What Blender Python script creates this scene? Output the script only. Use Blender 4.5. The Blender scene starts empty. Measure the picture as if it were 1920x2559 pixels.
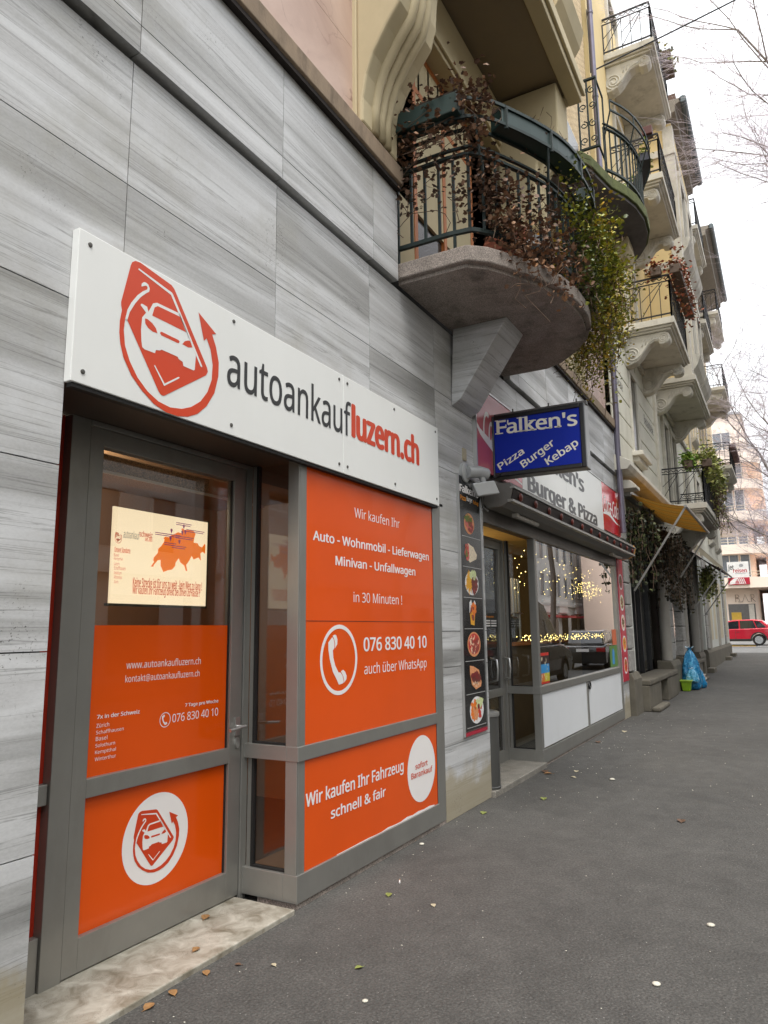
import bpy, bmesh, math, random
from mathutils import Vector, Matrix
R = math.radians
scene = bpy.context.scene
COL = scene.collection
random.seed(7)

# ---------------------------------------------------------------- camera
def make_camera():
    yaw, pitch, roll, f = 0.505276, 0.162273, -0.0109908, 1796.19
    fw = Vector((math.cos(pitch)*math.cos(yaw), math.cos(pitch)*math.sin(yaw), math.sin(pitch)))
    r = fw.cross(Vector((0, 0, 1))).normalized(); u = r.cross(fw)
    c, s = math.cos(roll), math.sin(roll)
    r2 = r*c + u*s; u2 = u*c - r*s
    cam = bpy.data.cameras.new('camera'); ob = bpy.data.objects.new('camera', cam); COL.objects.link(ob)
    ob.matrix_world = Matrix(((r2.x, u2.x, -fw.x, 0), (r2.y, u2.y, -fw.y, 0), (r2.z, u2.z, -fw.z, 1.64), (0, 0, 0, 1)))
    cam.sensor_fit = 'VERTICAL'; cam.sensor_height = 24; cam.sensor_width = 18
    cam.lens = f*24/2559.0; cam.clip_start = 0.05; cam.clip_end = 600
    scene.camera = ob
make_camera()

# ---------------------------------------------------------------- overcast sky, soft sun, exposure
SUN_EL, SUN_AZ = R(66), R(215)          # azimuth from +X towards +Y: behind the camera, on the street side
w = bpy.data.worlds.new('World'); scene.world = w; w.use_nodes = True
nt = w.node_tree; nt.nodes.clear()
sky = nt.nodes.new('ShaderNodeTexSky'); sky.sky_type = 'NISHITA'; sky.sun_disc = False
sky.sun_elevation = SUN_EL; sky.sun_rotation = R(90) - SUN_AZ; sky.dust_density = 3.0; sky.air_density = 1.0
hs = nt.nodes.new('ShaderNodeHueSaturation'); hs.inputs['Saturation'].default_value = 0.28; hs.inputs['Value'].default_value = 1.0
veil = nt.nodes.new('ShaderNodeMixRGB'); veil.inputs[0].default_value = 0.72; veil.inputs[2].default_value = (10.9, 11.2, 11.5, 1)   # high grey cloud
bg = nt.nodes.new('ShaderNodeBackground'); bg.inputs[1].default_value = 0.1
wo = nt.nodes.new('ShaderNodeOutputWorld')
nt.links.new(sky.outputs[0], hs.inputs['Color']); nt.links.new(hs.outputs[0], veil.inputs[1]); nt.links.new(veil.outputs[0], bg.inputs[0]); nt.links.new(bg.outputs[0], wo.inputs[0])
sl = bpy.data.lights.new('sun', 'SUN'); sl.energy = 1.5; sl.angle = R(28); sl.color = (1.0, 0.96, 0.9)
so = bpy.data.objects.new('sun', sl); COL.objects.link(so)
so.rotation_euler = Vector((math.cos(SUN_EL)*math.cos(SUN_AZ), math.cos(SUN_EL)*math.sin(SUN_AZ), math.sin(SUN_EL))).to_track_quat('Z', 'Y').to_euler()
vs = scene.view_settings; vs.view_transform = 'Standard'; vs.look = 'None'; vs.exposure = 1.05; vs.gamma = 1; vs.use_curve_mapping = False
scene.cycles.max_bounces = 8; scene.cycles.transparent_max_bounces = 16; scene.cycles.use_denoising = True
scene.cycles.caustics_reflective = False; scene.cycles.caustics_refractive = False

# ---------------------------------------------------------------- helpers: meshes
class MB:
    """collects faces, links them as ONE mesh object"""
    def __init__(s): s.v = []; s.f = []; s.rnd = []; s.cur = 0.5
    def poly(s, pts):
        i = len(s.v); s.v += [tuple(p) for p in pts]; s.f.append(tuple(range(i, i+len(pts)))); s.rnd.append(s.cur); return s
    def mesh(s, vs, fs):
        i = len(s.v); s.v += [tuple(p) for p in vs]
        for f in fs: s.f.append(tuple(i+k for k in f)); s.rnd.append(s.cur)
        return s
    def box(s, x0, x1, y0, y1, z0, z1):
        x0, x1 = min(x0, x1), max(x0, x1); y0, y1 = min(y0, y1), max(y0, y1); z0, z1 = min(z0, z1), max(z0, z1)
        return s.mesh([(x0,y0,z0),(x1,y0,z0),(x1,y1,z0),(x0,y1,z0),(x0,y0,z1),(x1,y0,z1),(x1,y1,z1),(x0,y1,z1)],
                      [(0,3,2,1),(4,5,6,7),(0,1,5,4),(1,2,6,5),(2,3,7,6),(3,0,4,7)])
    def prism(s, p2, ax, a, b):
        """2D outline extruded along ax: x -> (y,z), y -> (x,z), z -> (x,y)"""
        def P(q, t): return {'x': (t, q[0], q[1]), 'y': (q[0], t, q[1]), 'z': (q[0], q[1], t)}[ax]
        n = len(p2); vs = [P(q, a) for q in p2] + [P(q, b) for q in p2]
        return s.mesh(vs, [tuple(range(n))[::-1], tuple(range(n, 2*n))] + [(i, (i+1) % n, n+(i+1) % n, n+i) for i in range(n)])
    def tube(s, pts, r, n=6, r1=None, cap=True):
        pts = [Vector(p) for p in pts]; m = len(pts); r1 = r if r1 is None else r1
        up = Vector((0, 0, 1)) if abs((pts[-1]-pts[0]).normalized().z) < 0.95 else Vector((1, 0, 0))
        vs = []
        for k, p in enumerate(pts):
            t = (pts[min(k+1, m-1)] - pts[max(k-1, 0)]).normalized()
            a = t.cross(up)
            if a.length < 1e-4: a = t.orthogonal()
            a.normalize(); b = t.cross(a); rr = r + (r1-r)*k/max(1, m-1)
            for j in range(n):
                an = 2*math.pi*j/n; vs.append(p + a*(math.cos(an)*rr) + b*(math.sin(an)*rr))
        fs = [(k*n+j, k*n+(j+1) % n, (k+1)*n+(j+1) % n, (k+1)*n+j) for k in range(m-1) for j in range(n)]
        if cap: fs += [tuple(range(n))[::-1], tuple(range((m-1)*n, m*n))]
        return s.mesh(vs, fs)
    def bar(s, a, b, w, h=None):
        """square bar from a to b"""
        a, b = Vector(a), Vector(b); h = h or w; t = (b-a).normalized()
        up = Vector((0, 0, 1)) if abs(t.z) < 0.9 else Vector((1, 0, 0))
        e = t.cross(up).normalized()*(w/2); g = t.cross(e).normalized()*(h/2)
        vs = [a-e-g, a+e-g, a+e+g, a-e+g, b-e-g, b+e-g, b+e+g, b-e+g]
        return s.mesh(vs, [(0,3,2,1),(4,5,6,7),(0,1,5,4),(1,2,6,5),(2,3,7,6),(3,0,4,7)])
    def lathe(s, prof, c, n=24, ax='z'):
        def P(r, h, a):
            x, y = r*math.cos(a), r*math.sin(a)
            return {'z': (c[0]+x, c[1]+y, c[2]+h), 'x': (c[0]+h, c[1]+x, c[2]+y), 'y': (c[0]+x, c[1]+h, c[2]+y)}[ax]
        m = len(prof); vs = [P(r, h, 2*math.pi*j/n) for r, h in prof for j in range(n)]
        fs = [(k*n+j, k*n+(j+1) % n, (k+1)*n+(j+1) % n, (k+1)*n+j) for k in range(m-1) for j in range(n)]
        fs += [tuple(range(n))[::-1], tuple(range((m-1)*n, m*n))]
        return s.mesh(vs, fs)
    def build(s, name, mat, parent=None, smooth=False, bevel=0, seg=2, auto=None):
        me = bpy.data.meshes.new(name); me.from_pydata(s.v, [], s.f)
        at = me.attributes.new('rnd', 'FLOAT', 'FACE'); at.data.foreach_set('value', s.rnd[:len(me.polygons)] + [0.5]*max(0, len(me.polygons)-len(s.rnd)))
        bm = bmesh.new(); bm.from_mesh(me); bmesh.ops.recalc_face_normals(bm, faces=bm.faces)
        if auto is not None:
            for e in bm.edges:
                if len(e.link_faces) == 2 and e.calc_face_angle(0) > auto: e.smooth = False
        bm.to_mesh(me); bm.free()
        if smooth or auto is not None: me.polygons.foreach_set('use_smooth', [True]*len(me.polygons))
        if isinstance(mat, (list, tuple)):
            for m_ in mat: me.materials.append(m_)
        else: me.materials.append(mat)
        o = bpy.data.objects.new(name, me); COL.objects.link(o)
        if parent is not None: attach(o, parent)
        if bevel:
            b = o.modifiers.new('bevel', 'BEVEL'); b.width = bevel; b.segments = seg; b.limit_method = 'ANGLE'; b.angle_limit = R(35)
        return o
def pieces(name, mat, parent, boxes, **k):
    for b in boxes: MB().box(*b).build(name, mat, parent, **k)
def attach(o, parent):
    o.parent = parent
    if parent.parent is None and parent.type == 'EMPTY': o.matrix_parent_inverse = Matrix.Translation(-Vector(parent.location))
def tag(o, label=None, cat=None, group=None, kind=None):
    if label: o['label'] = label
    if cat: o['category'] = cat
    if group: o['group'] = group
    if kind: o['kind'] = kind
    return o
def thing(name, loc, label, cat, group=None):
    o = bpy.data.objects.new(name, None); o.empty_display_size = 0.1; COL.objects.link(o); o.location = loc
    return tag(o, label, cat, group)
def kids(o): return [c for c in bpy.data.objects if c.parent == o]
def dup(root, off, label=None, rz=0.0, scale=None):
    """copy of a thing with copies of its parts and sub-parts"""
    r = root.copy(); COL.objects.link(r); r.location = Vector(root.location) + Vector(off)
    if rz: r.rotation_euler.z = root.rotation_euler.z + rz
    if scale: r.scale = scale
    if label: r['label'] = label
    for ch in list(root.children):
        c = ch.copy(); COL.objects.link(c); c.parent = r; c.matrix_parent_inverse = ch.matrix_parent_inverse
        for g in list(ch.children):
            d = g.copy(); COL.objects.link(d); d.parent = c; d.matrix_parent_inverse = g.matrix_parent_inverse
    return r

# ---------------------------------------------------------------- helpers: lettering
import os
try:                                     # the sans face that ships inside Blender; the built-in face if it is missing
    SANS = bpy.data.fonts.load(os.path.join(bpy.utils.system_resource('DATAFILES'), 'fonts', 'NotoSansHebrew-Regular.woff2'))
except Exception:
    SANS = None
def glyphs(body, w=0):
    cu = bpy.data.curves.new('t', 'FONT'); cu.body = body; cu.size = 1
    if SANS: cu.font = SANS
    cu.resolution_u = 3; #  cu.resolution_u = 3
    ob = bpy.data.objects.new('t', cu); COL.objects.link(ob)
    dg = bpy.context.evaluated_depsgraph_get(); ev = ob.evaluated_get(dg); me = ev.to_mesh()
    vs = [(v.co.x, v.co.y) for v in me.vertices]; fs = [tuple(p.vertices) for p in me.polygons]
    ev.to_mesh_clear(); bpy.data.objects.remove(ob); bpy.data.curves.remove(cu)
    return vs, fs
HEAVY = ((0, 0), (.022, .012), (.055, .02), (.008, .004))               # stroke gain of bold letters, laid as shifted copies
def strokes(w):
    d, e = HEAVY[w]; return [(0, 0)] if not d else [(0, 0), (d, 0), (-d, 0), (d*.5, e), (-d*.5, e), (d*.5, -e), (-d*.5, -e)]
def text(mb, body, x0, x1, z0, z1, y, w=0, shear=0.0, plane='y'):
    """lettering whose ink box is x0..x1, z0..z1 on the plane y = const (or x = const)"""
    vs, fs = glyphs(body, w)
    ax = min(v[0] for v in vs); bx = max(v[0] for v in vs); az = min(v[1] for v in vs); bz = max(v[1] for v in vs)
    d, e = HEAVY[w]; ax -= d; bx += d; az -= e; bz += e
    for q, (dx, dz) in enumerate(strokes(w)):
        o = []
        for a, b in vs:
            tz = (b+dz-az)/(bz-az); tx = (a+dx-ax)/(bx-ax) + shear*(tz-0.5)
            X = x0 + (x1-x0)*tx; Z = z0 + (z1-z0)*tz; yy = y - .00009*q
            o.append((X, yy, Z) if plane == 'y' else (yy, X, Z))
        mb.mesh(o, fs)
def lines(key, y, mat, parent, name='lettering', w=None):
    for k, b, x0, x1, z0, z1, w_ in TEXTS:
        if k == key: m = MB(); text(m, b, x0, x1, z0, z1, y, w_ if w is None else w); m.build(name, mat, parent)
def text_line(mb, body, p, q, h, x, w=0):
    """lettering on the plane x = const from p to q (y,z); h = vector (y,z) of the letter height"""
    vs, fs = glyphs(body, w)
    ax = min(v[0] for v in vs); bx = max(v[0] for v in vs)
    cap = max(v[1] for v in glyphs('K', w)[0])
    P = lambda a, b, k=0: (x-.00012*k, p[0]+(q[0]-p[0])*(a-ax)/(bx-ax)+h[0]*b/cap, p[1]+(q[1]-p[1])*(a-ax)/(bx-ax)+h[1]*b/cap)
    for k, (dx, dz) in enumerate(strokes(w)): mb.mesh([P(a+dx, b+dz, k) for a, b in vs], fs)
    return P
def ring2(cx, cz, rx, rz, n=40): return [(cx+rx*math.cos(2*math.pi*i/n), cz+rz*math.sin(2*math.pi*i/n)) for i in range(n)]
def flat(mb, pts, y): mb.poly([(a, y, b) for a, b in pts])
def annulus(mb, cx, cz, r0, r1, y, n=48):
    a = ring2(cx, cz, r0, r0, n); b = ring2(cx, cz, r1, r1, n)
    mb.mesh([(p[0], y, p[1]) for p in a+b], [(i, (i+1) % n, n+(i+1) % n, n+i) for i in range(n)])
def in_rect(pts, rc): return [(rc[0]+(rc[1]-rc[0])*a, rc[2]+(rc[3]-rc[2])*b) for a, b in pts]

# ---------------------------------------------------------------- helpers: materials
def c8(r, g, b):
    f = lambda v: (v/255/12.92 if v/255 <= .04045 else ((v/255+.055)/1.055)**2.4)
    return (f(r), f(g), f(b))
def mk(name):
    m = bpy.data.materials.new(name); m.use_nodes = True; nt = m.node_tree
    return m, nt, nt.nodes['Principled BSDF']
def N(nt, t, **kw):
    n = nt.nodes.new(t)
    for k, v in kw.items():
        if k in n.inputs: n.inputs[k].default_value = v
        else: setattr(n, k, v)
    return n
def coords(nt, sc=(1, 1, 1), rot=(0, 0, 0)):
    tc = N(nt, 'ShaderNodeTexCoord'); mp = N(nt, 'ShaderNodeMapping'); mp.inputs['Scale'].default_value = sc; mp.inputs['Rotation'].default_value = rot
    nt.links.new(tc.outputs['Object'], mp.inputs['Vector']); return mp.outputs[0]
def ramp(nt, fac, stops):
    r = N(nt, 'ShaderNodeValToRGB'); e = r.color_ramp.elements
    while len(e) < len(stops): e.new(0.5)
    for k, (p, c) in enumerate(stops): e[k].position = p; e[k].color = (*c, 1) if len(c) == 3 else c
    nt.links.new(fac, r.inputs[0]); return r.outputs[0]
def mix(nt, fac, a, b, mode='MIX'):
    m = N(nt, 'ShaderNodeMixRGB'); m.blend_type = mode
    for i, v in ((0, fac), (1, a), (2, b)):
        if hasattr(v, 'links'): nt.links.new(v, m.inputs[i])
        elif isinstance(v, (int, float)): m.inputs[i].default_value = v
        else: m.inputs[i].default_value = (*v, 1)
    return m.outputs[0]
def noise(nt, vec, scale, detail=4, rough=.55, dist=0):
    n = N(nt, 'ShaderNodeTexNoise'); n.inputs['Scale'].default_value = scale; n.inputs['Detail'].default_value = detail
    n.inputs['Roughness'].default_value = rough; n.inputs['Distortion'].default_value = dist
    nt.links.new(vec, n.inputs['Vector']); return n.outputs[0]
def bump(nt, h, st, dist=0.01):
    b = N(nt, 'ShaderNodeBump'); b.inputs['Strength'].default_value = st; b.inputs['Distance'].default_value = dist
    nt.links.new(h, b.inputs['Height']); return b.outputs[0]
def pm(name, col, rough=.6, metal=0., var=.12, scale=6., bmp=0., bscale=60., dirt=0., dirtcol=(.05, .045, .04), stretch=(1, 1, 1), coat=0., spec=.5, fine=0.):
    """a surface with uneven tone, optional patches of dirt, optional fine relief"""
    m, nt, b = mk(name); v = coords(nt, stretch)
    n = noise(nt, v, scale, 5, .6)
    lo = tuple(c*(1-var) for c in col); hi = tuple(min(1, c*(1+var)) for c in col)
    c = ramp(nt, n, [(.3, lo), (.7, hi)])
    if fine:
        n3 = noise(nt, coords(nt), 140, 2, .7); c = mix(nt, fine, c, ramp(nt, n3, [(.35, (0, 0, 0)), (.65, (1, 1, 1))]), 'OVERLAY')
    if dirt:
        d = noise(nt, coords(nt, (1, 1, .35)), scale*.7, 8, .7); d2 = ramp(nt, d, [(.52, (0, 0, 0)), (.72, (dirt, dirt, dirt))])
        c = mix(nt, d2, c, dirtcol)
    nt.links.new(c, b.inputs['Base Color']); b.inputs['Roughness'].default_value = rough; b.inputs['Metallic'].default_value = metal
    b.inputs['Specular IOR Level'].default_value = spec
    if coat: b.inputs['Coat Weight'].default_value = coat; b.inputs['Coat Roughness'].default_value = .03
    if bmp: nt.links.new(bump(nt, noise(nt, coords(nt), bscale, 4, .6), bmp), b.inputs['Normal'])
    return m
def emit(name, col, st, base=(.02, .02, .02)):
    m, nt, b = mk(name); b.inputs['Base Color'].default_value = (*base, 1); b.inputs['Emission Color'].default_value = (*col, 1); b.inputs['Emission Strength'].default_value = st
    return m
def glass(name, tint=(.9, .92, .92), refl=1.0, rough=.0):
    m = bpy.data.materials.new(name); m.use_nodes = True; nt = m.node_tree; nt.nodes.clear()
    t = N(nt, 'ShaderNodeBsdfTransparent'); t.inputs[0].default_value = (*tint, 1)
    g = N(nt, 'ShaderNodeBsdfGlossy'); g.inputs['Roughness'].default_value = rough; g.inputs[0].default_value = (.95, .97, 1, 1)
    f = N(nt, 'ShaderNodeLayerWeight'); f.inputs['Blend'].default_value = .5           # Schlick: .04 + .96 (1-cos)^5, both faces of the pane
    pw = N(nt, 'ShaderNodeMath'); pw.operation = 'POWER'; pw.inputs[1].default_value = 4.6; nt.links.new(f.outputs['Facing'], pw.inputs[0])
    k = N(nt, 'ShaderNodeMath'); k.operation = 'MULTIPLY_ADD'; k.inputs[1].default_value = .92*refl; k.inputs[2].default_value = .075*refl; k.use_clamp = True
    x = N(nt, 'ShaderNodeMixShader'); o = N(nt, 'ShaderNodeOutputMaterial')
    L = nt.links.new; L(pw.outputs[0], k.inputs[0]); L(k.outputs[0], x.inputs[0]); L(t.outputs[0], x.inputs[1]); L(g.outputs[0], x.inputs[2]); L(x.outputs[0], o.inputs[0])
    return m
def marble_mat():
    m, nt, b = mk('grey_marble')
    tc = N(nt, 'ShaderNodeTexCoord'); at = N(nt, 'ShaderNodeAttribute'); at.attribute_name = 'rnd'
    sh = N(nt, 'ShaderNodeVectorMath'); sh.operation = 'MULTIPLY_ADD'; sh.inputs[1].default_value = (1, 1, 1)
    cb = N(nt, 'ShaderNodeCombineXYZ'); k = N(nt, 'ShaderNodeMath'); k.operation = 'MULTIPLY'; k.inputs[1].default_value = 37.0
    L = nt.links.new; L(at.outputs['Fac'], k.inputs[0]); L(k.outputs[0], cb.inputs[0]); L(k.outputs[0], cb.inputs[2])
    L(tc.outputs['Object'], sh.inputs[0]); L(cb.outputs[0], sh.inputs[2])
    def mp(sc, rot=(0, 0, 0)):
        q = N(nt, 'ShaderNodeMapping'); q.inputs['Scale'].default_value = sc; q.inputs['Rotation'].default_value = rot; L(sh.outputs[0], q.inputs[0]); return q.outputs[0]
    tilt = (0, R(5), 0)
    broad = noise(nt, mp((.14, .14, 1.9), tilt), 1.7, 4, .5, .3)
    thin = noise(nt, mp((.10, .10, 4.2), tilt), 2.0, 7, .62, .5)
    vein = noise(nt, mp((.12, .12, 9.), (0, R(-3), 0)), 1.5, 6, .6, 1.2)
    grain = noise(nt, mp((6, 6, 14)), 9, 3, .7)
    c = ramp(nt, broad, [(.28, c8(134, 134, 132)), (.42, c8(172, 172, 171)), (.54, c8(210, 211, 212)), (.63, c8(190, 190, 190)), (.76, c8(146, 146, 144))])
    t2 = ramp(nt, thin, [(.30, (.62, .62, .61)), (.44, (1, 1, 1)), (.68, (1.0, 1.0, 1.0)), (.80, (.78, .78, .76))])
    c = mix(nt, .55, c, t2, 'MULTIPLY')
    v2 = ramp(nt, vein, [(.488, (0, 0, 0)), (.503, (.5, .5, .5)), (.518, (0, 0, 0))])
    c = mix(nt, v2, c, c8(78, 77, 74))
    c = mix(nt, .14, c, ramp(nt, grain, [(.3, (.2, .2, .2)), (.7, (.8, .8, .8))]), 'OVERLAY')
    tone = ramp(nt, at.outputs['Fac'], [(0, (.90, .90, .90)), (1, (1.0, 1.0, 1.0))]); c = mix(nt, 1, c, tone, 'MULTIPLY')
    raw = coords(nt)
    st = noise(nt, raw, .9, 6, .7); s2 = ramp(nt, st, [(.54, (0, 0, 0)), (.74, (.4, .4, .4))]); c = mix(nt, s2, c, c8(150, 146, 130))       # lime run-off
    sx = N(nt, 'ShaderNodeSeparateXYZ'); L(raw, sx.inputs[0]); ft = N(nt, 'ShaderNodeMath'); ft.operation = 'MULTIPLY_ADD'; L(noise(nt, raw, 2.6, 5, .6), ft.inputs[0]); ft.inputs[1].default_value = 1.1; L(sx.outputs[2], ft.inputs[2])
    c = mix(nt, ramp(nt, ft.outputs[0], [(.80, (.72, .72, .72)), (1.0, (0, 0, 0))]), c, c8(158, 146, 116))                                   # splash-stained foot
    sp = noise(nt, raw, 75, 3, .75); cl = noise(nt, raw, 1.9, 3, .6)
    sp2 = ramp(nt, sp, [(.60, (0, 0, 0)), (.66, (1, 1, 1))]); cl2 = ramp(nt, cl, [(.57, (0, 0, 0)), (.66, (.9, .9, .9))])
    c = mix(nt, mix(nt, 1, sp2, cl2, 'MULTIPLY'), c, c8(58, 55, 50))                                                                         # lichen specks
    L(c, b.inputs['Base Color']); b.inputs['Roughness'].default_value = .42; b.inputs['Specular IOR Level'].default_value = .35
    L(bump(nt, thin, .08, .004), b.inputs['Normal'])
    return m
def asphalt_mat(name='asphalt', base=(.078, .075, .071)):
    m, nt, b = mk(name); v = coords(nt)
    big = noise(nt, v, .55, 6, .62); mid = noise(nt, v, 5, 4, .6); fine = noise(nt, v, 85, 3, .85); vd = N(nt, 'ShaderNodeTexVoronoi'); vd.inputs['Scale'].default_value = 62; nt.links.new(v, vd.inputs['Vector'])
    c = ramp(nt, big, [(.3, tuple(x*.80 for x in base)), (.7, tuple(x*1.18 for x in base))])
    c = mix(nt, .35, c, ramp(nt, mid, [(.3, (.3, .3, .3)), (.7, (.72, .72, .72))]), 'OVERLAY')
    c = mix(nt, .75, c, ramp(nt, fine, [(.3, (.14, .14, .14)), (.7, (.86, .86, .86))]), 'OVERLAY')
    c = mix(nt, .35, c, ramp(nt, vd.outputs['Distance'], [(.1, (.75, .74, .72)), (.6, (.3, .3, .3))]), 'OVERLAY')
    pt = noise(nt, v, 1.6, 7, .7, .5); c = mix(nt, ramp(nt, pt, [(.58, (0, 0, 0)), (.70, (.45, .45, .45))]), c, tuple(x*.62 for x in base))       # old stains
    vo = N(nt, 'ShaderNodeTexVoronoi'); vo.inputs['Scale'].default_value = 46; nt.links.new(v, vo.inputs['Vector'])
    s1 = ramp(nt, vo.outputs['Distance'], [(.07, (1, 1, 1)), (.13, (0, 0, 0))])
    sel = N(nt, 'ShaderNodeSeparateColor'); nt.links.new(vo.outputs['Color'], sel.inputs[0]); s2 = ramp(nt, sel.outputs[0], [(.80, (0, 0, 0)), (.86, (.7, .7, .7))])
    c = mix(nt, mix(nt, 1, s1, s2, 'MULTIPLY'), c, (.5, .49, .46))
    nt.links.new(c, b.inputs['Base Color']); b.inputs['Roughness'].default_value = .78; b.inputs['Specular IOR Level'].default_value = .35
    nt.links.new(bump(nt, vd.outputs['Distance'], .7, .006), b.inputs['Normal']); return m
def stone_mat(name, a, b_, veincol, sc=2.2, rough=.5):
    m, nt, b = mk(name); v = coords(nt)
    c = ramp(nt, noise(nt, v, sc, 6, .6, .8), [(.3, a), (.7, b_)])
    vo = N(nt, 'ShaderNodeTexVoronoi'); vo.feature = 'DISTANCE_TO_EDGE'; vo.inputs['Scale'].default_value = sc*1.6
    w_ = N(nt, 'ShaderNodeVectorMath'); w_.operation = 'ADD'; wn = N(nt, 'ShaderNodeTexNoise'); wn.inputs['Scale'].default_value = sc*1.3; wn.inputs['Detail'].default_value = 6
    nt.links.new(v, wn.inputs['Vector']); nt.links.new(v, w_.inputs[0]); nt.links.new(wn.outputs['Color'], w_.inputs[1]); nt.links.new(w_.outputs[0], vo.inputs['Vector'])
    e = ramp(nt, vo.outputs['Distance'], [(.0, (.8, .8, .8)), (.03, (0, 0, 0))])
    k = ramp(nt, noise(nt, v, sc*.8, 3), [(.42, (0, 0, 0)), (.6, (1, 1, 1))])
    c = mix(nt, mix(nt, 1, e, k, 'MULTIPLY'), c, veincol)
    nt.links.new(c, b.inputs['Base Color']); b.inputs['Roughness'].default_value = rough; return m
def brick_mat(name, a, b_, mortar, row=.065, wid=.22):
    m, nt, b = mk(name); tc = N(nt, 'ShaderNodeTexCoord'); sp = N(nt, 'ShaderNodeSeparateXYZ'); cb = N(nt, 'ShaderNodeCombineXYZ'); L = nt.links.new
    ad = N(nt, 'ShaderNodeMath'); L(tc.outputs['Object'], sp.inputs[0]); L(sp.outputs[0], ad.inputs[0]); L(sp.outputs[1], ad.inputs[1]); L(ad.outputs[0], cb.inputs[0]); L(sp.outputs[2], cb.inputs[1])
    br = N(nt, 'ShaderNodeTexBrick'); br.inputs['Color1'].default_value = (*a, 1); br.inputs['Color2'].default_value = (*b_, 1); br.inputs['Mortar'].default_value = (*mortar, 1)
    br.inputs['Scale'].default_value = 1; br.inputs['Brick Width'].default_value = wid; br.inputs['Row Height'].default_value = row; br.inputs['Mortar Size'].default_value = .009
    L(cb.outputs[0], br.inputs['Vector']); L(br.outputs[0], b.inputs['Base Color']); b.inputs['Roughness'].default_value = .8; return m
def leaf_mat(name, cols, rough=.5):
    m, nt, b = mk(name); at = N(nt, 'ShaderNodeAttribute'); at.attribute_name = 'rnd'
    c = ramp(nt, at.outputs['Fac'], [(i/(len(cols)-1), q) for i, q in enumerate(cols)])
    nt.links.new(c, b.inputs['Base Color']); b.inputs['Roughness'].default_value = rough
    b.inputs['Transmission Weight'].default_value = 0.0; return m

ALU = pm('satin_aluminium', c8(150, 149, 144), .38, .55, .07, 3, dirt=.25, dirtcol=c8(105, 100, 92))
ALU_DK = pm('dark_grey_metal', c8(92, 90, 86), .45, .4, .1, 4)  # darker grey metal for small fittings
ALU_LT = pm('bright_metal', c8(190, 190, 188), .28, .8, .05, 6)
MARBLE = marble_mat()
ASPHALT = asphalt_mat('asphalt', (.078, .075, .070))
WHITE = pm('white_sign_board', c8(232, 233, 230), .32, 0, .015, 2, spec=.4, dirt=.05, dirtcol=c8(180, 178, 170))
WHITE_V = pm('white_vinyl', c8(240, 236, 234), .4, 0, .02, 3)
ORANGE = pm('orange_film', c8(228, 84, 6), .25, 0, .06, .8, coat=.3, spec=.3)
RED_OR = pm('orange_red_vinyl', c8(208, 66, 28), .35, 0, .04, 2)
DARK_V = pm('dark_grey_vinyl', c8(48, 49, 50), .4, 0, .05, 3)
BLACK = pm('black', c8(18, 18, 18), .45, 0, .2, 5)
RUBBER = pm('dark_joint', c8(26, 25, 24), .7, 0, .2, 9)
GLASS = glass('window_glass'); GLASS_BIG = glass('shop_window_glass', (.78, .80, .78), 1.7); GLASS_DK = glass('tinted_glass', (.42, .40, .36), 1.0)
CREAM = pm('cream_plaster', c8(186, 172, 138), .75, 0, .07, 1.6, bmp=.08, bscale=30, dirt=.18, dirtcol=c8(140, 128, 104))
IRON = pm('green_black_iron', c8(34, 46, 44), .5, .3, .25, 9)
IRON_BK = pm('black_iron', c8(36, 36, 38), .55, .3, .25, 9)
CONCRETE = pm('weathered_concrete', c8(142, 132, 124), .9, 0, .2, 5, bmp=.5, bscale=90, dirt=.75, dirtcol=c8(64, 58, 52), fine=.5)
DARKROOM = pm('dark_interior', c8(60, 52, 44), .8, 0, .15, 3)
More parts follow.
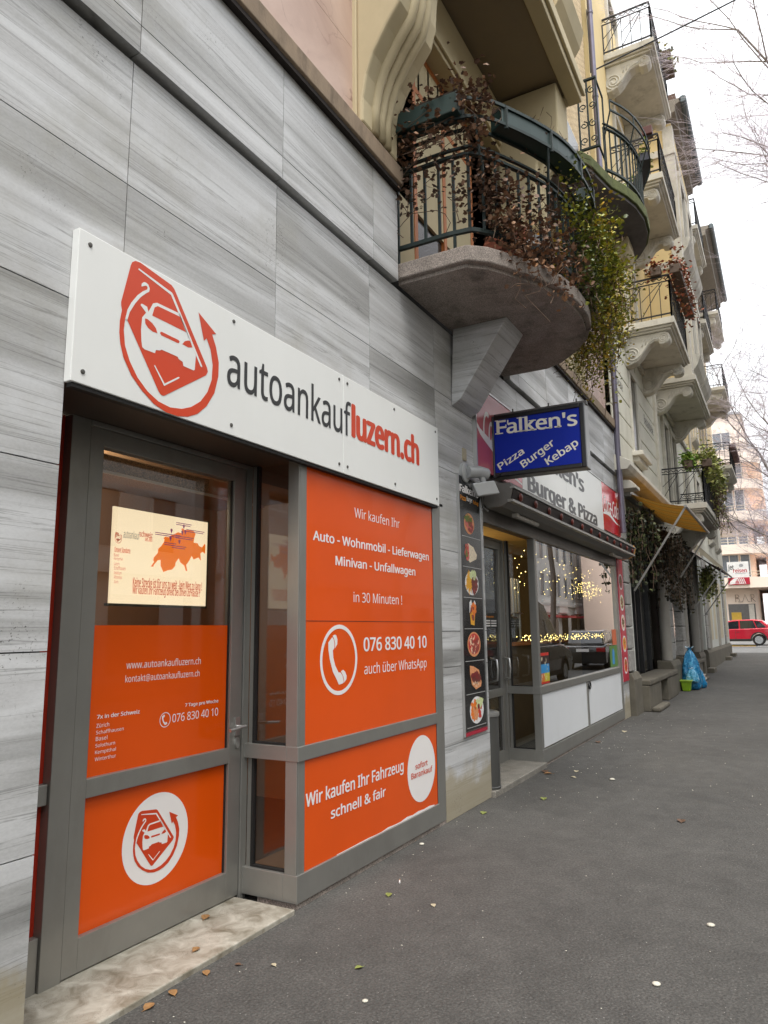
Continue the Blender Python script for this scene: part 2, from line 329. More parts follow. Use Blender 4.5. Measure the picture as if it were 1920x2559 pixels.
TEXTS = [
  ('sign_dark', 'autoankauf', 2.9742, 4.3089, 3.0148, 3.2775, 0),
  ('sign_red', 'luzern.ch', 4.3145, 5.4282, 3.02, 3.2775, 1),
  ('win', 'Wir kaufen Ihr', 4.4426, 5.1492, 2.4547, 2.5319, 0),
  ('win', 'Auto - Wohnmobil - Lieferwagen', 3.911, 5.6908, 2.2112, 2.3022, 1),
  ('win', 'Minivan - Unfallwagen', 4.1859, 5.4232, 2.0644, 2.1547, 1),
  ('win', 'in 30 Minuten !', 4.4252, 5.1726, 1.8366, 1.9111, 0),
  ('win', '076 830 40 10', 4.5608, 5.6138, 1.4849, 1.5862, 1),
  ('win', 'auch über WhatsApp', 4.5697, 5.605, 1.2985, 1.4023, 0),
  ('low', 'Wir kaufen Ihr Fahrzeug', 3.8471, 5.1587, 0.534, 0.6459, 1),
  ('low', 'schnell & fair', 4.1316, 4.8689, 0.4296, 0.5008, 1),
  ('circ', 'sofort', 5.3591, 5.5852, 0.5327, 0.5806, 1),
  ('circ', 'Barankauf', 5.2828, 5.6722, 0.4698, 0.518, 1),
  ('door', 'www.autoankaufluzern.ch', 2.7947, 3.3644, 1.4455, 1.487, 0),
  ('door', 'kontakt@autoankaufluzern.ch', 2.7919, 3.3572, 1.3702, 1.412, 0),
  ('door', '7 Tage pro Woche', 3.2443, 3.5308, 1.1978, 1.2243, 1),
  ('door', '076 830 40 10', 3.1464, 3.531, 1.1257, 1.1726, 0),
  ('door', '7x in der Schweiz', 2.6187, 2.9013, 1.202, 1.2238, 1),
  ('door', 'Zürich', 2.6181, 2.6987, 1.1582, 1.1793, 0),
  ('door', 'Schaffhausen', 2.6188, 2.7961, 1.1258, 1.1446, 0),
  ('door', 'Basel', 2.6189, 2.6911, 1.0932, 1.1141, 0),
  ('door', 'Solothurn', 2.6186, 2.7424, 1.0607, 1.079, 0),
  ('door', 'Kemptthal', 2.6186, 2.7496, 1.0232, 1.0466, 0),
  ('door', 'Winterthur', 2.619, 2.7527, 0.994, 1.0128, 0),
  ('post_grey', 'autoankauf', 2.7946, 2.9102, 2.1655, 2.2118, 0),
  ('post_or', 'schweiz', 2.9098, 3.0068, 2.1848, 2.22, 1),
  ('post_or', 'seit 2005', 2.9511, 3.007, 2.1843, 2.1879, 1),
  ('post_or', 'Unsere Standorte', 2.738, 2.848, 2.0806, 2.1114, 1),
  ('post_or', 'Basel', 2.7358, 2.769, 2.0559, 2.0744, 0),
  ('post_or', 'Kemptthal', 2.7372, 2.7975, 2.0325, 2.053, 0),
  ('post_or', 'Luzern', 2.7387, 2.7756, 2.0076, 2.026, 0),
  ('post_or', 'Schaffhausen', 2.7402, 2.8203, 1.9832, 2.0044, 0),
  ('post_or', 'Solothurn', 2.7418, 2.7936, 1.958, 1.9769, 0),
  ('post_or', 'Winterthur', 2.7433, 2.7988, 1.9336, 1.9524, 0),
  ('post_or', 'Zürich', 2.7448, 2.7733, 1.9085, 1.9255, 0),
  ('post_or', 'Keine Strecke ist für uns zu weit - kein Weg zu lang !', 2.876, 3.4306, 1.8781, 1.9514, 1),
  ('post_or', 'Wir kaufen Ihr Fahrzeug direkt bei Ihnen zu Hause !', 2.8756, 3.4115, 1.8409, 1.9058, 1),
  ('fascia', 'Burger & Pizza', 8.4787, 12.2444, 3.2814, 3.517, 1),
  ('fascia', "Falken's", 8.8102, 11.4407, 3.756, 4.0317, 1),
  ('bwall', 'Apparate', 14.6106, 15.6295, 6.5883, 6.876, 0),
  ('bwall', 'Bestandteile', 18.2448, 19.8622, 6.7485, 6.938, 0),
]
LOGO_RECT = (2.2169, 2.9034, 2.7344, 3.4496)
LOGO = {'tag': [(0.07, 0.942), (0.082, 0.971), (0.109, 0.992), (0.155, 1.0), (0.461, 0.961), (0.492, 0.941), (0.869, 0.456), (0.878, 0.428), (0.856, 0.393), (0.428, 0.113), (0.401, 0.113), (0.378, 0.129), (0.063, 0.545), (0.03, 0.572), (0.013, 0.598), (0.005, 0.623), (0.003, 0.65)], 'ring': [(0.013, 0.598), (0.0, 0.516), (0.0, 0.434), (0.014, 0.358), (0.045, 0.276), (0.12, 0.174), (0.215, 0.098), (0.335, 0.03), (0.457, 0.0), (0.573, 0.001), (0.677, 0.023), (0.776, 0.069), (0.875, 0.155), (0.959, 0.283), (0.999, 0.427), (1.0, 0.541), (0.962, 0.656), (0.913, 0.743), (0.96, 0.761), (0.753, 0.863), (0.823, 0.659), (0.852, 0.69), (0.9, 0.616), (0.93, 0.5), (0.924, 0.379), (0.879, 0.267), (0.805, 0.173), (0.707, 0.105), (0.61, 0.065), (0.493, 0.046), (0.378, 0.059), (0.272, 0.103), (0.176, 0.174), (0.101, 0.266), (0.054, 0.36), (0.037, 0.464), (0.043, 0.538), (0.06, 0.6), (0.038, 0.611)], 'hook': [(0.063, 0.545), (0.08, 0.607), (0.124, 0.686), (0.17, 0.75), (0.218, 0.798), (0.246, 0.821), (0.25, 0.846), (0.236, 0.869), (0.213, 0.876), (0.193, 0.872), (0.175, 0.852), (0.172, 0.83), (0.186, 0.837), (0.215, 0.855), (0.23, 0.849), (0.227, 0.831), (0.188, 0.801), (0.141, 0.753), (0.089, 0.678), (0.059, 0.616), (0.044, 0.544)], 'line': [(0.136, 0.941), (0.142, 0.952), (0.465, 0.905), (0.476, 0.898), (0.812, 0.452), (0.809, 0.443), (0.793, 0.445), (0.457, 0.884)], 'car': [(0.195, 0.442), (0.187, 0.518), (0.192, 0.611), (0.226, 0.658), (0.173, 0.694), (0.18, 0.706), (0.194, 0.709), (0.234, 0.704), (0.247, 0.672), (0.267, 0.711), (0.287, 0.751), (0.324, 0.77), (0.542, 0.776), (0.555, 0.771), (0.63, 0.671), (0.738, 0.513), (0.731, 0.398), (0.718, 0.39), (0.61, 0.391), (0.601, 0.42), (0.56, 0.428), (0.547, 0.442), (0.387, 0.442), (0.372, 0.431), (0.332, 0.421), (0.326, 0.395), (0.227, 0.391), (0.205, 0.4)], 'screen': [(0.283, 0.659), (0.303, 0.727), (0.332, 0.748), (0.556, 0.753), (0.626, 0.657)], 'light_a': [(0.218, 0.612), (0.239, 0.617), (0.288, 0.603), (0.323, 0.579), (0.34, 0.547), (0.291, 0.544), (0.25, 0.555), (0.223, 0.577)], 'light_b': [(0.59, 0.552), (0.613, 0.582), (0.646, 0.6), (0.67, 0.605), (0.698, 0.562), (0.652, 0.548)], 'grille': [(0.369, 0.569), (0.384, 0.573), (0.549, 0.57), (0.563, 0.562), (0.554, 0.548), (0.538, 0.544), (0.378, 0.546), (0.365, 0.556)], 'vee': [(0.323, 0.302), (0.328, 0.311), (0.43, 0.204), (0.563, 0.293), (0.576, 0.293), (0.571, 0.284), (0.425, 0.185)]}
DOOR_LOGO_RECT = (2.8949, 3.2293, 0.3453, 0.6855)
DOOR_CIRCLE = (2.8209, 3.2993, 0.2858, 0.7564)
POSTER_LOGO_RECT = (2.7355, 2.7845, 2.1304, 2.1924)
WIN_CIRCLE = (5.2225, 5.7306, 0.2687, 0.7836)
PHONE_RING = (3.9997, 4.4718, 1.2056, 1.6779)
PHONE_SMALL = (3.0492, 3.1326, 1.1059, 1.1882)
PHONE = {'handset': [(0.208, 0.749), (0.311, 0.823), (0.348, 0.791), (0.369, 0.734), (0.365, 0.667), (0.327, 0.634), (0.338, 0.534), (0.39, 0.42), (0.475, 0.32), (0.534, 0.314), (0.586, 0.263), (0.62, 0.171), (0.571, 0.152), (0.485, 0.146), (0.432, 0.217), (0.328, 0.334), (0.245, 0.515), (0.214, 0.638)], 'ear': [(0.321, 0.842), (0.38, 0.858), (0.416, 0.846), (0.448, 0.789), (0.443, 0.721), (0.382, 0.661), (0.386, 0.734), (0.359, 0.796)], 'mouth': [(0.539, 0.331), (0.604, 0.351), (0.658, 0.316), (0.697, 0.257), (0.691, 0.212), (0.634, 0.168), (0.608, 0.251)]}
POSTER = [(2.7217, 2.2546), (3.4705, 2.4164), (3.4673, 1.8189), (2.7215, 1.7791)]
SWISS = [(3.0035, 2.0177), (3.0276, 2.0491), (3.0195, 2.0564), (3.0238, 2.0727), (3.0536, 2.1031), (3.0549, 2.1273), (3.0779, 2.1456), (3.0979, 2.1718), (3.1023, 2.1906), (3.0916, 2.1895), (3.1043, 2.2051), (3.1343, 2.2042), (3.1555, 2.2188), (3.1827, 2.2301), (3.2101, 2.2435), (3.2387, 2.2405), (3.2435, 2.2587), (3.2347, 2.2631), (3.2457, 2.2728), (3.2634, 2.2643), (3.2951, 2.268), (3.3363, 2.2706), (3.361, 2.2498), (3.3503, 2.2229), (3.3457, 2.1925), (3.3816, 2.1918), (3.3943, 2.1758), (3.4219, 2.1698), (3.4424, 2.1935), (3.4518, 2.19), (3.4512, 2.1314), (3.4262, 2.1422), (3.4084, 2.1298), (3.4165, 2.0832), (3.3915, 2.1027), (3.3504, 2.0866), (3.3317, 2.1084), (3.3155, 2.0796), (3.2879, 2.0482), (3.2983, 2.0113), (3.2868, 2.0106), (3.2709, 2.0428), (3.2359, 2.061), (3.2234, 2.0848), (3.1969, 2.0539), (3.1977, 2.0375), (3.1714, 2.0112), (3.1335, 2.0046), (3.1018, 1.9925), (3.0786, 2.029), (3.0768, 2.0629), (3.0559, 2.0593), (3.0261, 2.0292), (3.0241, 2.0192)]
PINS = [(3.2559, 2.2761), (3.1545, 2.2385), (3.2446, 2.2369), (3.2701, 2.244), (3.1493, 2.1893), (3.2229, 2.1782)]
PIN_BARS = [[(3.191, 2.2893), (3.3225, 2.3131)], [(3.0264, 2.2188), (3.1441, 2.2258)], [(3.1039, 2.2124), (3.2334, 2.2315)], [(3.2782, 2.2576), (3.4388, 2.2781)], [(3.1895, 2.2059), (3.344, 2.2308)], [(3.1012, 2.16), (3.1965, 2.1776)], [(3.1618, 2.1474), (3.2824, 2.1651)]]
BLUE = {'face': [(2.6382, 3.9251), (1.7004, 3.8991), (1.7316, 3.2912), (2.6606, 3.329)], 'frame': [(2.6728, 3.9636), (1.6615, 3.9344), (1.6946, 3.2462), (2.6976, 3.2903)], 'arm': [(2.982, 4.0066), (1.654, 3.98), (2.9901, 3.7498)]}
BLUE_TEXT = [("Falken's", (2.6071, 3.7417), (1.7362, 3.7177), (1.856, 3.8772), 1), ('Pizza', (2.5871, 3.3408), (2.3095, 3.492), (2.6222, 3.4052), 0), ('Burger', (2.325, 3.333), (1.9753, 3.5421), (2.365, 3.3992), 0), ('Kebap', (2.0587, 3.3301), (1.7277, 3.5082), (2.0968, 3.3994), 0)]

# ================================================================ ground, road, kerb
def hz(x): return 0.00035*max(0.0, min(x, 80)-20)**2          # the street climbs gently further on
def sheet(name, mat, x0, x1, y0, y1, dz, nx=60):
    m = MB(); xs = [x0+(x1-x0)*i/nx for i in range(nx+1)]
    m.mesh([(x, y, hz(x)+dz) for x in xs for y in (y0, y1)], [(2*i, 2*i+2, 2*i+3, 2*i+1) for i in range(nx)])
    return tag(m.build(name, mat), kind='structure')
sheet('ground', pm('ground_earth', (.06, .058, .055), .9), -120, 300, -150, 150, -0.16, 100)
sheet('pavement', ASPHALT, -12, 44, -0.8, 3.6, 0.0)
ROADM = asphalt_mat('road_asphalt', (.085, .084, .082))
sheet('road', ROADM, -60, 160, -9.0, -0.95, -0.12)
sheet('cross_street', asphalt_mat('pale_asphalt', (.20, .20, .195)), 44.0, 59.5, -0.79, 40, 0.002, 20)  # pale base colour carries the sky sheen of the grazing view
sheet('opposite_pavement', ASPHALT, -60, 160, -13.2, -9.1, 0.0)
m = MB()
for i in range(70):
    x = -12+i*0.8; m.box(x, x+.79, -0.95, -0.8, -.15, hz(x)+.004)
tag(m.build('kerb', pm('granite_kerb', c8(150, 148, 144), .8, 0, .2, 30), bevel=.01), kind='structure')
m = MB(); m.mesh([(51.6, 1.9, hz(51.6)+.008), (52.1, 1.9, hz(52.1)+.008), (52.1, 9, hz(52.1)+.008), (51.6, 9, hz(51.6)+.008)], [(0, 1, 2, 3)])
tag(m.build('yellow_road_line', pm('yellow_paint', c8(232, 186, 60), .7)), kind='structure')
m = MB(); m.mesh([(51.6, -.7, hz(51.6)+.008), (52.1, -.7, hz(52.1)+.008), (52.1, 1.8, hz(52.1)+.008), (51.6, 1.8, hz(51.6)+.008)], [(0, 1, 2, 3)])
tag(m.build('white_road_line', pm('white_paint', c8(225, 225, 222), .7)), kind='structure')

# ================================================================ the marble clad building with the two shops
PINK = stone_mat('pink_marble', c8(176, 146, 134), c8(206, 180, 166), c8(120, 82, 76), 1.5, .45)
SANDST = pm('weathered_sandstone', c8(142, 124, 104), .85, 0, .22, 5, bmp=.25, bscale=50, dirt=.8, dirtcol=c8(72, 60, 50), stretch=(1, 1, .4))
BLACK_STONE = pm('near_black_stone', c8(40, 33, 29), .9, 0, .35, 9)
BRICK = brick_mat('yellow_brick', c8(204, 180, 138), c8(222, 200, 158), c8(128, 104, 84))
SOFFIT = pm('shop_soffit_board', c8(66, 52, 42), .6, 0, .12, 1.5)
ROOMW = pm('room_wall', c8(158, 126, 96), .75, 0, .06, .8)
WOOD = pm('red_brown_wood', c8(112, 56, 34), .5, 0, .25, 9, stretch=(4, 4, .6))
WOOD_OR = pm('orange_wood', c8(176, 104, 52), .5, 0, .2, 9, stretch=(4, 4, .6))
bA = thing('corner_building', (5, 4, 0), 'grey marble clad building with pink stone and yellow brick above its two ground floor shops', 'building')

VJ = [-3.77+1.2065*i for i in range(15)]+[14.3]
rs = random.Random(11)
def slabs(mb, x0, x1, zs, y0, y1, vj=VJ):
    xs = [x0]+[v for v in vj if x0+.12 < v < x1-.12]+[x1]
    for i in range(len(xs)-1):
        for j in range(len(zs)-1):
            mb.cur = rs.random(); mb.box(xs[i]+.003, xs[i+1]-.003, y0, y1, zs[j]+.003, zs[j+1]-.003)
m = MB()
slabs(m, -3.77, 1.98, [0, .772, 1.565, 2.36, 3.13], 2.70, 2.735)
slabs(m, -3.77, 7.02, [3.13, 3.857, 4.548], 2.70, 2.735)
slabs(m, 1.98, 5.93, [2.80, 3.13], 2.70, 2.735)
slabs(m, 5.93, 7.02, [0.0, .62, 1.30, 1.62, 2.36, 3.13], 2.70, 2.735, [])
slabs(m, 7.02, 14.28, [3.30, 3.857, 4.548], 2.70, 2.735)
slabs(m, 13.76, 14.28, [0.0, .62, 1.565, 2.36, 3.297], 2.70, 2.735, [])
slabs(m, -3.77, 5.1, [4.580, 4.742, 5.40], 2.655, 2.735)
slabs(m, 7.95, 14.28, [4.580, 4.742, 5.40], 2.655, 2.735)
m.build('marble_cladding', MARBLE, bA)
m = MB()
for a in ((-3.77, 1.97, 2.737, 3.4, 0, 5.43), (1.97, 7.01, 2.737, 3.4, 2.79, 4.57), (5.95, 7.01, 2.737, 3.12, 0, 2.79), (7.01, 14.27, 2.737, 3.4, 3.0, 4.57),
          (13.77, 14.27, 2.737, 3.4, 0, 3.0), (1.97, 5.09, 2.737, 3.4, 4.57, 5.43), (7.96, 14.27, 2.737, 3.4, 4.57, 5.43), (5.10, 7.95, 2.76, 3.4, 4.571, 4.73)): m.box(*a)
m.build('wall_core', RUBBER, bA)
m = MB(); m.box(1.985, 6.0, 2.70, 3.4, 2.752, 2.775); m.build('soffit', SOFFIT, bA)
pieces('base_strip', CONCRETE, bA, [(3.76, 5.93, 2.703, 3.0, 0, .032), (8.77, 13.75, 2.703, 3.0, 0, .032)])
# string course
for x0, x1 in ((-3.77, 5.1), (7.95, 14.34)):
    m = MB(); m.prism([(2.74, 5.435), (2.62, 5.435), (2.592, 5.45), (2.590, 5.60), (2.61, 5.625), (2.74, 5.635)], 'x', x0, x1)
    sc_ = m.build('string_course', SANDST, bA, bevel=.006)
    u = MB(); u.box(x0, x1-.01, 2.61, 2.737, 5.402, 5.437); u.build('underside_strip', BLACK_STONE, sc_)  # near-black strip along the underside of the course
# pink stone, brick, pilasters
for x0, x1, zs in ((-3.77, 4.43, [5.637, 6.33, 7.3, 8.2]), (11.95, 13.72, [5.637, 6.33, 7.05, 7.9]), (8.36, 10.1, [5.637, 6.33, 7.05, 7.9])):
    m = MB()
    for j in range(len(zs)-1): m.box(x0, x1, 2.70, 2.8, zs[j]+.002, zs[j+1]-.002)
    m.build('pink_stone_wall', PINK, bA)
m = MB(); m.box(-3.77, 14.27, 2.80, 3.4, 5.636, 20.0); m.build('upper_wall', CREAM, bA)
m = MB(); m.box(8.36, 13.9, 2.72, 2.8, 7.9, 20); m.build('brick_wall', BRICK, bA)
pieces('pilaster', CREAM, bA, [(4.43, 5.1, 2.66, 2.80, 5.637, 8.2), (7.95, 8.35, 2.66, 2.80, 5.637, 8.2), (10.9, 11.25, 2.66, 2.8, 5.637, 7.9), (11.62, 11.95, 2.66, 2.8, 5.637, 7.9), (11.72, 11.86, 2.63, 2.66, 5.637, 7.9)], bevel=.012)
m = MB(); m.box(11.25, 11.62, 2.77, 2.79, 5.64, 7.8); m.build('window', pm('green_shutter_glass', c8(40, 66, 58), .2), bA)
# recess behind the first balcony: wall, beam and timber door
pieces('recess_wall', CREAM, bA, [(5.1, 5.72, 2.80, 2.86, 4.735, 7.55), (7.25, 7.95, 2.80, 2.86, 4.735, 7.55)])
m = MB(); m.box(5.03, 7.9, 2.62, 2.88, 7.5, 8.19); m.box(5.2, 7.8, 2.585, 2.62, 7.55, 7.62); m.build('lintel_beam', CREAM, bA, bevel=.01)
dr = MB()
for x in (5.72, 6.42, 7.19): dr.box(x, x+.07, 2.79, 2.85, 4.735, 7.5)
for z_ in (4.74, 6.95, 7.43): dr.box(5.79, 7.19, 2.795, 2.845, z_, z_+.07)
door = dr.build('balcony_door', WOOD_OR, bA, bevel=.005)
m = MB(); m.box(5.79, 7.19, 2.83, 2.84, 4.8, 7.43); m.build('pane', pm('dark_pane', c8(58, 60, 58), .12), door)
m = MB()
for i in range(6): m.box(5.86+i*.24, 5.90+i*.24, 2.80, 2.828, 7.0, 7.44)
for i in range(3): m.box(5.79, 7.19, 2.803, 2.825, 7.05+i*.14, 7.075+i*.14)
m.build('lattice', WOOD, door)
# scrolled consoles carrying the oriel
prof = [(2.66, 5.637), (2.606, 5.637), (2.604, 5.85), (2.567, 6.05), (2.507, 6.21), (2.38, 6.41), (2.257, 6.57), (2.21, 6.75), (2.195, 6.97), (2.17, 7.2), (2.10, 7.32), (1.97, 7.40), (1.90, 7.52), (1.89, 7.7), (1.89, 8.195), (2.66, 8.195)]
def console(x0, x1):
    m = MB(); m.prism(prof, 'x', x0, x1); o = m.build('console', CREAM, bA, bevel=.02)
    r = MB(); w_ = x1-x0
    for k in range(3):
        x = x0+w_*(.33+.17*k); r.tube([(x, y+.012, z) for y, z in prof[1:11]], w_*.085, 8)
    r.build('fluting', CREAM, o, smooth=True); return o
console(4.43, 5.03); console(7.85, 8.35)
m = MB(); m.box(4.95, 5.12, 2.02, 2.2, 7.22, 7.40); m.build('console_block', CREAM, bA, bevel=.01)
# oriel: soffit, fascia, brick front with bellied sill
m = MB(); m.box(4.40, 8.37, 1.70, 1.87, 8.197, 8.47); m.box(4.40, 4.58, 1.87, 2.8, 8.197, 8.47); m.box(8.19, 8.37, 1.87, 2.8, 8.197, 8.47)
m.box(4.36, 8.41, 1.66, 1.70, 8.30, 8.47); m.build('oriel_fascia', CREAM, bA, bevel=.012)
m = MB(); m.box(4.58, 8.19, 1.87, 2.8, 8.235, 8.3); m.build('oriel_soffit', pm('shaded_soffit_plaster', c8(128, 114, 92), .8, 0, .08, 1.2), bA)  # soffit shade put into the colour, darker than the cream fascia
m = MB(); m.box(4.44, 8.33, 1.745, 2.8, 8.47, 16); m.build('oriel_front', BRICK, bA)
for x0, x1 in ((5.2, 6.35), (7.35, 8.25)):
    MB().prism([(1.745, 9.15), (1.62, 9.15), (1.60, 9.05), (1.66, 8.85), (1.745, 8.72)], 'x', x0, x1).build('oriel_sill', CREAM, bA, bevel=.01)
pieces('oriel_window', pm('oriel_glass', c8(70, 66, 62), .15), bA, [(5.3, 6.25, 1.73, 1.744, 9.16, 11.2), (7.42, 8.2, 1.73, 1.744, 9.16, 11.2)])
m = MB(); m.box(10.4, 12.5, 2.66, 2.74, 8.3, 10.6); m.build('window', pm('dark_balcony_window', c8(46, 44, 42), .15), bA)
# rooms behind the two shopfronts
def room(x0, x1, y0, y1, z1, mat_w, mat_f, mat_c):
    m = MB(); m.poly([(x0, y1, 0.02), (x1, y1, 0.02), (x1, y1, z1), (x0, y1, z1)]); m.poly([(x0, y0, .02), (x0, y1, .02), (x0, y1, z1), (x0, y0, z1)]); m.poly([(x1, y0, .02), (x1, y1, .02), (x1, y1, z1), (x1, y0, z1)])
    m.build('room_wall', mat_w, bA)
    m = MB(); m.poly([(x0, y0, .02), (x1, y0, .02), (x1, y1, .02), (x0, y1, .02)]); m.build('room_floor', mat_f, bA)
    m = MB(); m.poly([(x0, y0, z1), (x1, y0, z1), (x1, y1, z1), (x0, y1, z1)]); m.build('room_ceiling', mat_c, bA)
room(1.3, 5.95, 3.42, 5.4, 2.95, ROOMW, pm('room_floor', c8(90, 78, 66), .5), ROOMW)
m = MB(); m.poly([(1.3, 2.74, .02), (1.3, 3.42, .02), (1.3, 3.42, 2.9), (1.3, 2.74, 2.9)]); m.poly([(5.94, 2.74, .02), (5.94, 3.42, .02), (5.94, 3.42, 2.9), (5.94, 2.74, 2.9)])
m.poly([(3.76, 2.74, .04), (5.94, 2.74, .04), (5.94, 3.42, .04), (3.76, 3.42, .04)]); m.build('room_side', ROOMW, bA)
room(7.05, 13.75, 3.42, 7.4, 3.0, pm('kebab_room_wall', c8(120, 104, 74), .7), pm('kebab_room_floor', c8(96, 88, 74), .45), pm('kebab_room_ceiling', c8(196, 170, 104), .7))
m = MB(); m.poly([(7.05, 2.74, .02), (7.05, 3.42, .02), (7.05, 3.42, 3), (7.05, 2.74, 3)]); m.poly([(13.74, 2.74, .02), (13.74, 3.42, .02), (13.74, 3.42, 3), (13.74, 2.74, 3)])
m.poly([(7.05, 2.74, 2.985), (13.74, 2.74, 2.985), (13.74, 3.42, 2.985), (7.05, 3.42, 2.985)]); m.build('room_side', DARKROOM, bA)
# rain pipe at the party wall
m = MB(); m.tube([(14.02, 2.58, 3.4), (14.02, 2.58, 5.3), (13.98, 2.56, 5.7), (13.98, 2.56, 20)], .055, 12)
for z_ in (6.6, 8.6, 10.6, 12.6, 14.6): m.tube([(13.98, 2.56, z_), (13.98, 2.56, z_+.06)], .066, 12)
tag(m.build('rain_pipe', pm('lilac_grey_pipe', c8(112, 108, 122), .35, .5, .15, 4), smooth=False, auto=R(40)), 'grey zinc rain pipe running up the joint between brick wall and cream building', 'drainpipe')

# ================================================================ car buyer's shopfront
sf = thing('shopfront', (4, 2.9, 0), 'grey aluminium shopfront with orange panels under the white car dealer board', 'shopfront')
def frame_set(sf, x0, x1, wx0, wx1, dx0, y):
    """door frame, corner post, rails and sill of one of the two matching shopfronts"""
    m = MB(); m.box(x0, x0+.115, 3.115, 3.20, .0, 2.75); m.box(x0-.06, x0-.004, 3.13, 3.20, .0, .262); m.box(x0-.06, x0-.004, 3.13, 3.20, .84, .935)
    m.box(wx0-.028, wx0+.03, 3.112, 3.20, .0, 2.75); m.box(x0+.115, wx0-.028, 3.112, 3.20, 2.722, 2.75)
    m.build('door_frame', ALU, sf, bevel=.003)
    m = MB(); m.box(wx0, wx0+.085, 2.703, 2.79, .19, 2.75); m.box(wx0+.012, wx0+.02, 2.699, 2.703, .19, 2.75); m.box(wx0+.03, wx0+.06, 3.07, 3.11, .19, 2.75)
    m.build('corner_post', ALU, sf, bevel=.004)
    m = MB(); m.box(wx1-.155, wx1, 2.70, 2.79, .03, 2.75); m.build('end_post', ALU, sf, bevel=.004)
    m = MB(); m.box(wx0-.004, wx1-.15, 2.692, 2.78, .844, .932); m.box(wx0-.004, wx0+.06, 2.78, 3.12, .844, .932); m.build('rail', ALU, sf, bevel=.003)
    m = MB(); m.box(wx0-.004, wx1-.15, 2.692, 2.80, .034, .191); m.box(wx0-.004, wx0+.06, 2.80, 3.12, .034, .191); m.build('sill', ALU, sf, bevel=.003)
    m = MB(); m.box(wx0+.036, wx0+.042, 2.79, 3.07, .20, .844); m.box(wx0+.036, wx0+.042, 2.79, 3.07, .932, 2.74); m.build('side_pane', GLASS, sf)
    m = MB()
    for z0, z1 in ((.192, .843), (.933, 2.745)):
        m.box(wx0+.02, wx0+.05, 3.052, 3.07, z0, z1); m.box(wx0+.02, wx0+.05, 2.79, 3.052, z0, z0+.012)
    m.build('seal', RUBBER, sf)
frame_set(sf, 2.345, 3.75, 3.75, 5.93, 2.46, 3.15)
m = MB(); m.box(3.836, 5.774, 2.706, 2.716, .933, 2.74); up = m.build('upper_panel', ORANGE, sf)
m = MB(); m.box(3.836, 5.774, 2.7045, 2.706, 1.70, 1.703); m.box(5.770, 5.774, 2.702, 2.7055, .192, 2.74); m.build('panel_joint', RUBBER, sf)
m = MB(); m.box(3.836, 5.774, 2.706, 2.716, .192, .843); lp = m.build('lower_panel', ORANGE, sf)
m = MB(); rr = random.Random(3); xs = [4.2+i*.1 for i in range(16)]
m.mesh([(x, 2.7035, .192) for x in xs]+[(x, 2.7035, .196+.012*rr.random()*(i/8)) for i, x in enumerate(xs)], [(i, i+1, 17+i, 16+i) for i in range(15)]); m.build('torn_edge', WHITE_V, sf)
lines('win', 2.7045, WHITE_V, up); m = MB()
pr = PHONE_RING; pc = ((pr[0]+pr[1])/2, (pr[2]+pr[3])/2, (pr[1]-pr[0])/2)
annulus(m, pc[0], pc[1], pc[2]*.885, pc[2], 2.7045)
for k in PHONE: flat(m, in_rect(PHONE[k], pr), 2.7045)
m.build('phone_symbol', WHITE_V, up)
lines('low', 2.7045, WHITE_V, lp); m = MB()
wc = WIN_CIRCLE; flat(m, ring2((wc[0]+wc[1])/2, (wc[2]+wc[3])/2, (wc[1]-wc[0])/2, (wc[3]-wc[2])/2), 2.7045)
m.build('white_disc', WHITE_V, lp)
lines('circ', 2.7035, RED_OR, lp, 'disc_lettering')
m = MB(); m.box(2.22, 2.343, 3.17, 3.18, .262, .84); m.box(2.22, 2.343, 3.17, 3.18, .935, 2.75); m.build('film_strip', pm('dark_red_film', c8(176, 48, 28), .3), sf)
# the door
d = MB(); d.box(2.464, 2.552, 3.12, 3.18, .034, 2.718); d.box(3.606, 3.716, 3.12, 3.18, .034, 2.718)
d.box(2.552, 3.606, 3.12, 3.18, .034, .190); d.box(2.552, 3.606, 3.12, 3.18, .829, .921); d.box(2.552, 3.606, 3.12, 3.18, 2.624, 2.718)
door = d.build('door', ALU, sf, bevel=.003)
m = MB(); m.box(2.552, 3.606, 3.155, 3.161, 1.679, 2.624); m.build('pane', GLASS, door)
m = MB(); m.box(2.552, 3.606, 3.150, 3.162, .921, 1.679); m.box(2.552, 3.606, 3.150, 3.162, .190, .829); m.build('orange_panel', ORANGE, door)
m = MB(); m.box(3.599, 3.606, 3.138, 3.15, .19, .829); m.box(3.599, 3.606, 3.138, 3.15, .921, 2.624); m.box(2.457, 2.464, 3.14, 3.19, .03, 2.72); m.box(2.464, 3.716, 3.14, 3.19, .026, .033); m.build('seal', RUBBER, door)
m = MB(); m.box(3.652, 3.694, 3.108, 3.12, .99, 1.10); m.tube([(3.673, 3.12, 1.045), (3.673, 3.055, 1.045)], .010, 10); m.tube([(3.685, 3.055, 1.048), (3.545, 3.06, 1.035)], .0105, 10); m.build('handle', ALU_LT, door, auto=R(50))
m = MB(); m.prism(ring2(3.673, .945, .017, .034, 20), 'y', 3.106, 3.12); m.box(3.669, 3.677, 3.1045, 3.106, .94, .958); m.build('lock', ALU_LT, door)
lines('door', 3.149, WHITE_V, door); m = MB()
ps = PHONE_SMALL; annulus(m, (ps[0]+ps[1])/2, (ps[2]+ps[3])/2, .0375, .0415, 3.149)
for k in PHONE: flat(m, in_rect(PHONE[k], ps), 3.149)
m.build('phone_symbol', WHITE_V, door); m = MB()
dc = DOOR_CIRCLE; flat(m, ring2((dc[0]+dc[1])/2, (dc[2]+dc[3])/2, (dc[1]-dc[0])/2, (dc[3]-dc[2])/2, 56), 3.1494)
m.build('white_disc', WHITE_V, door)
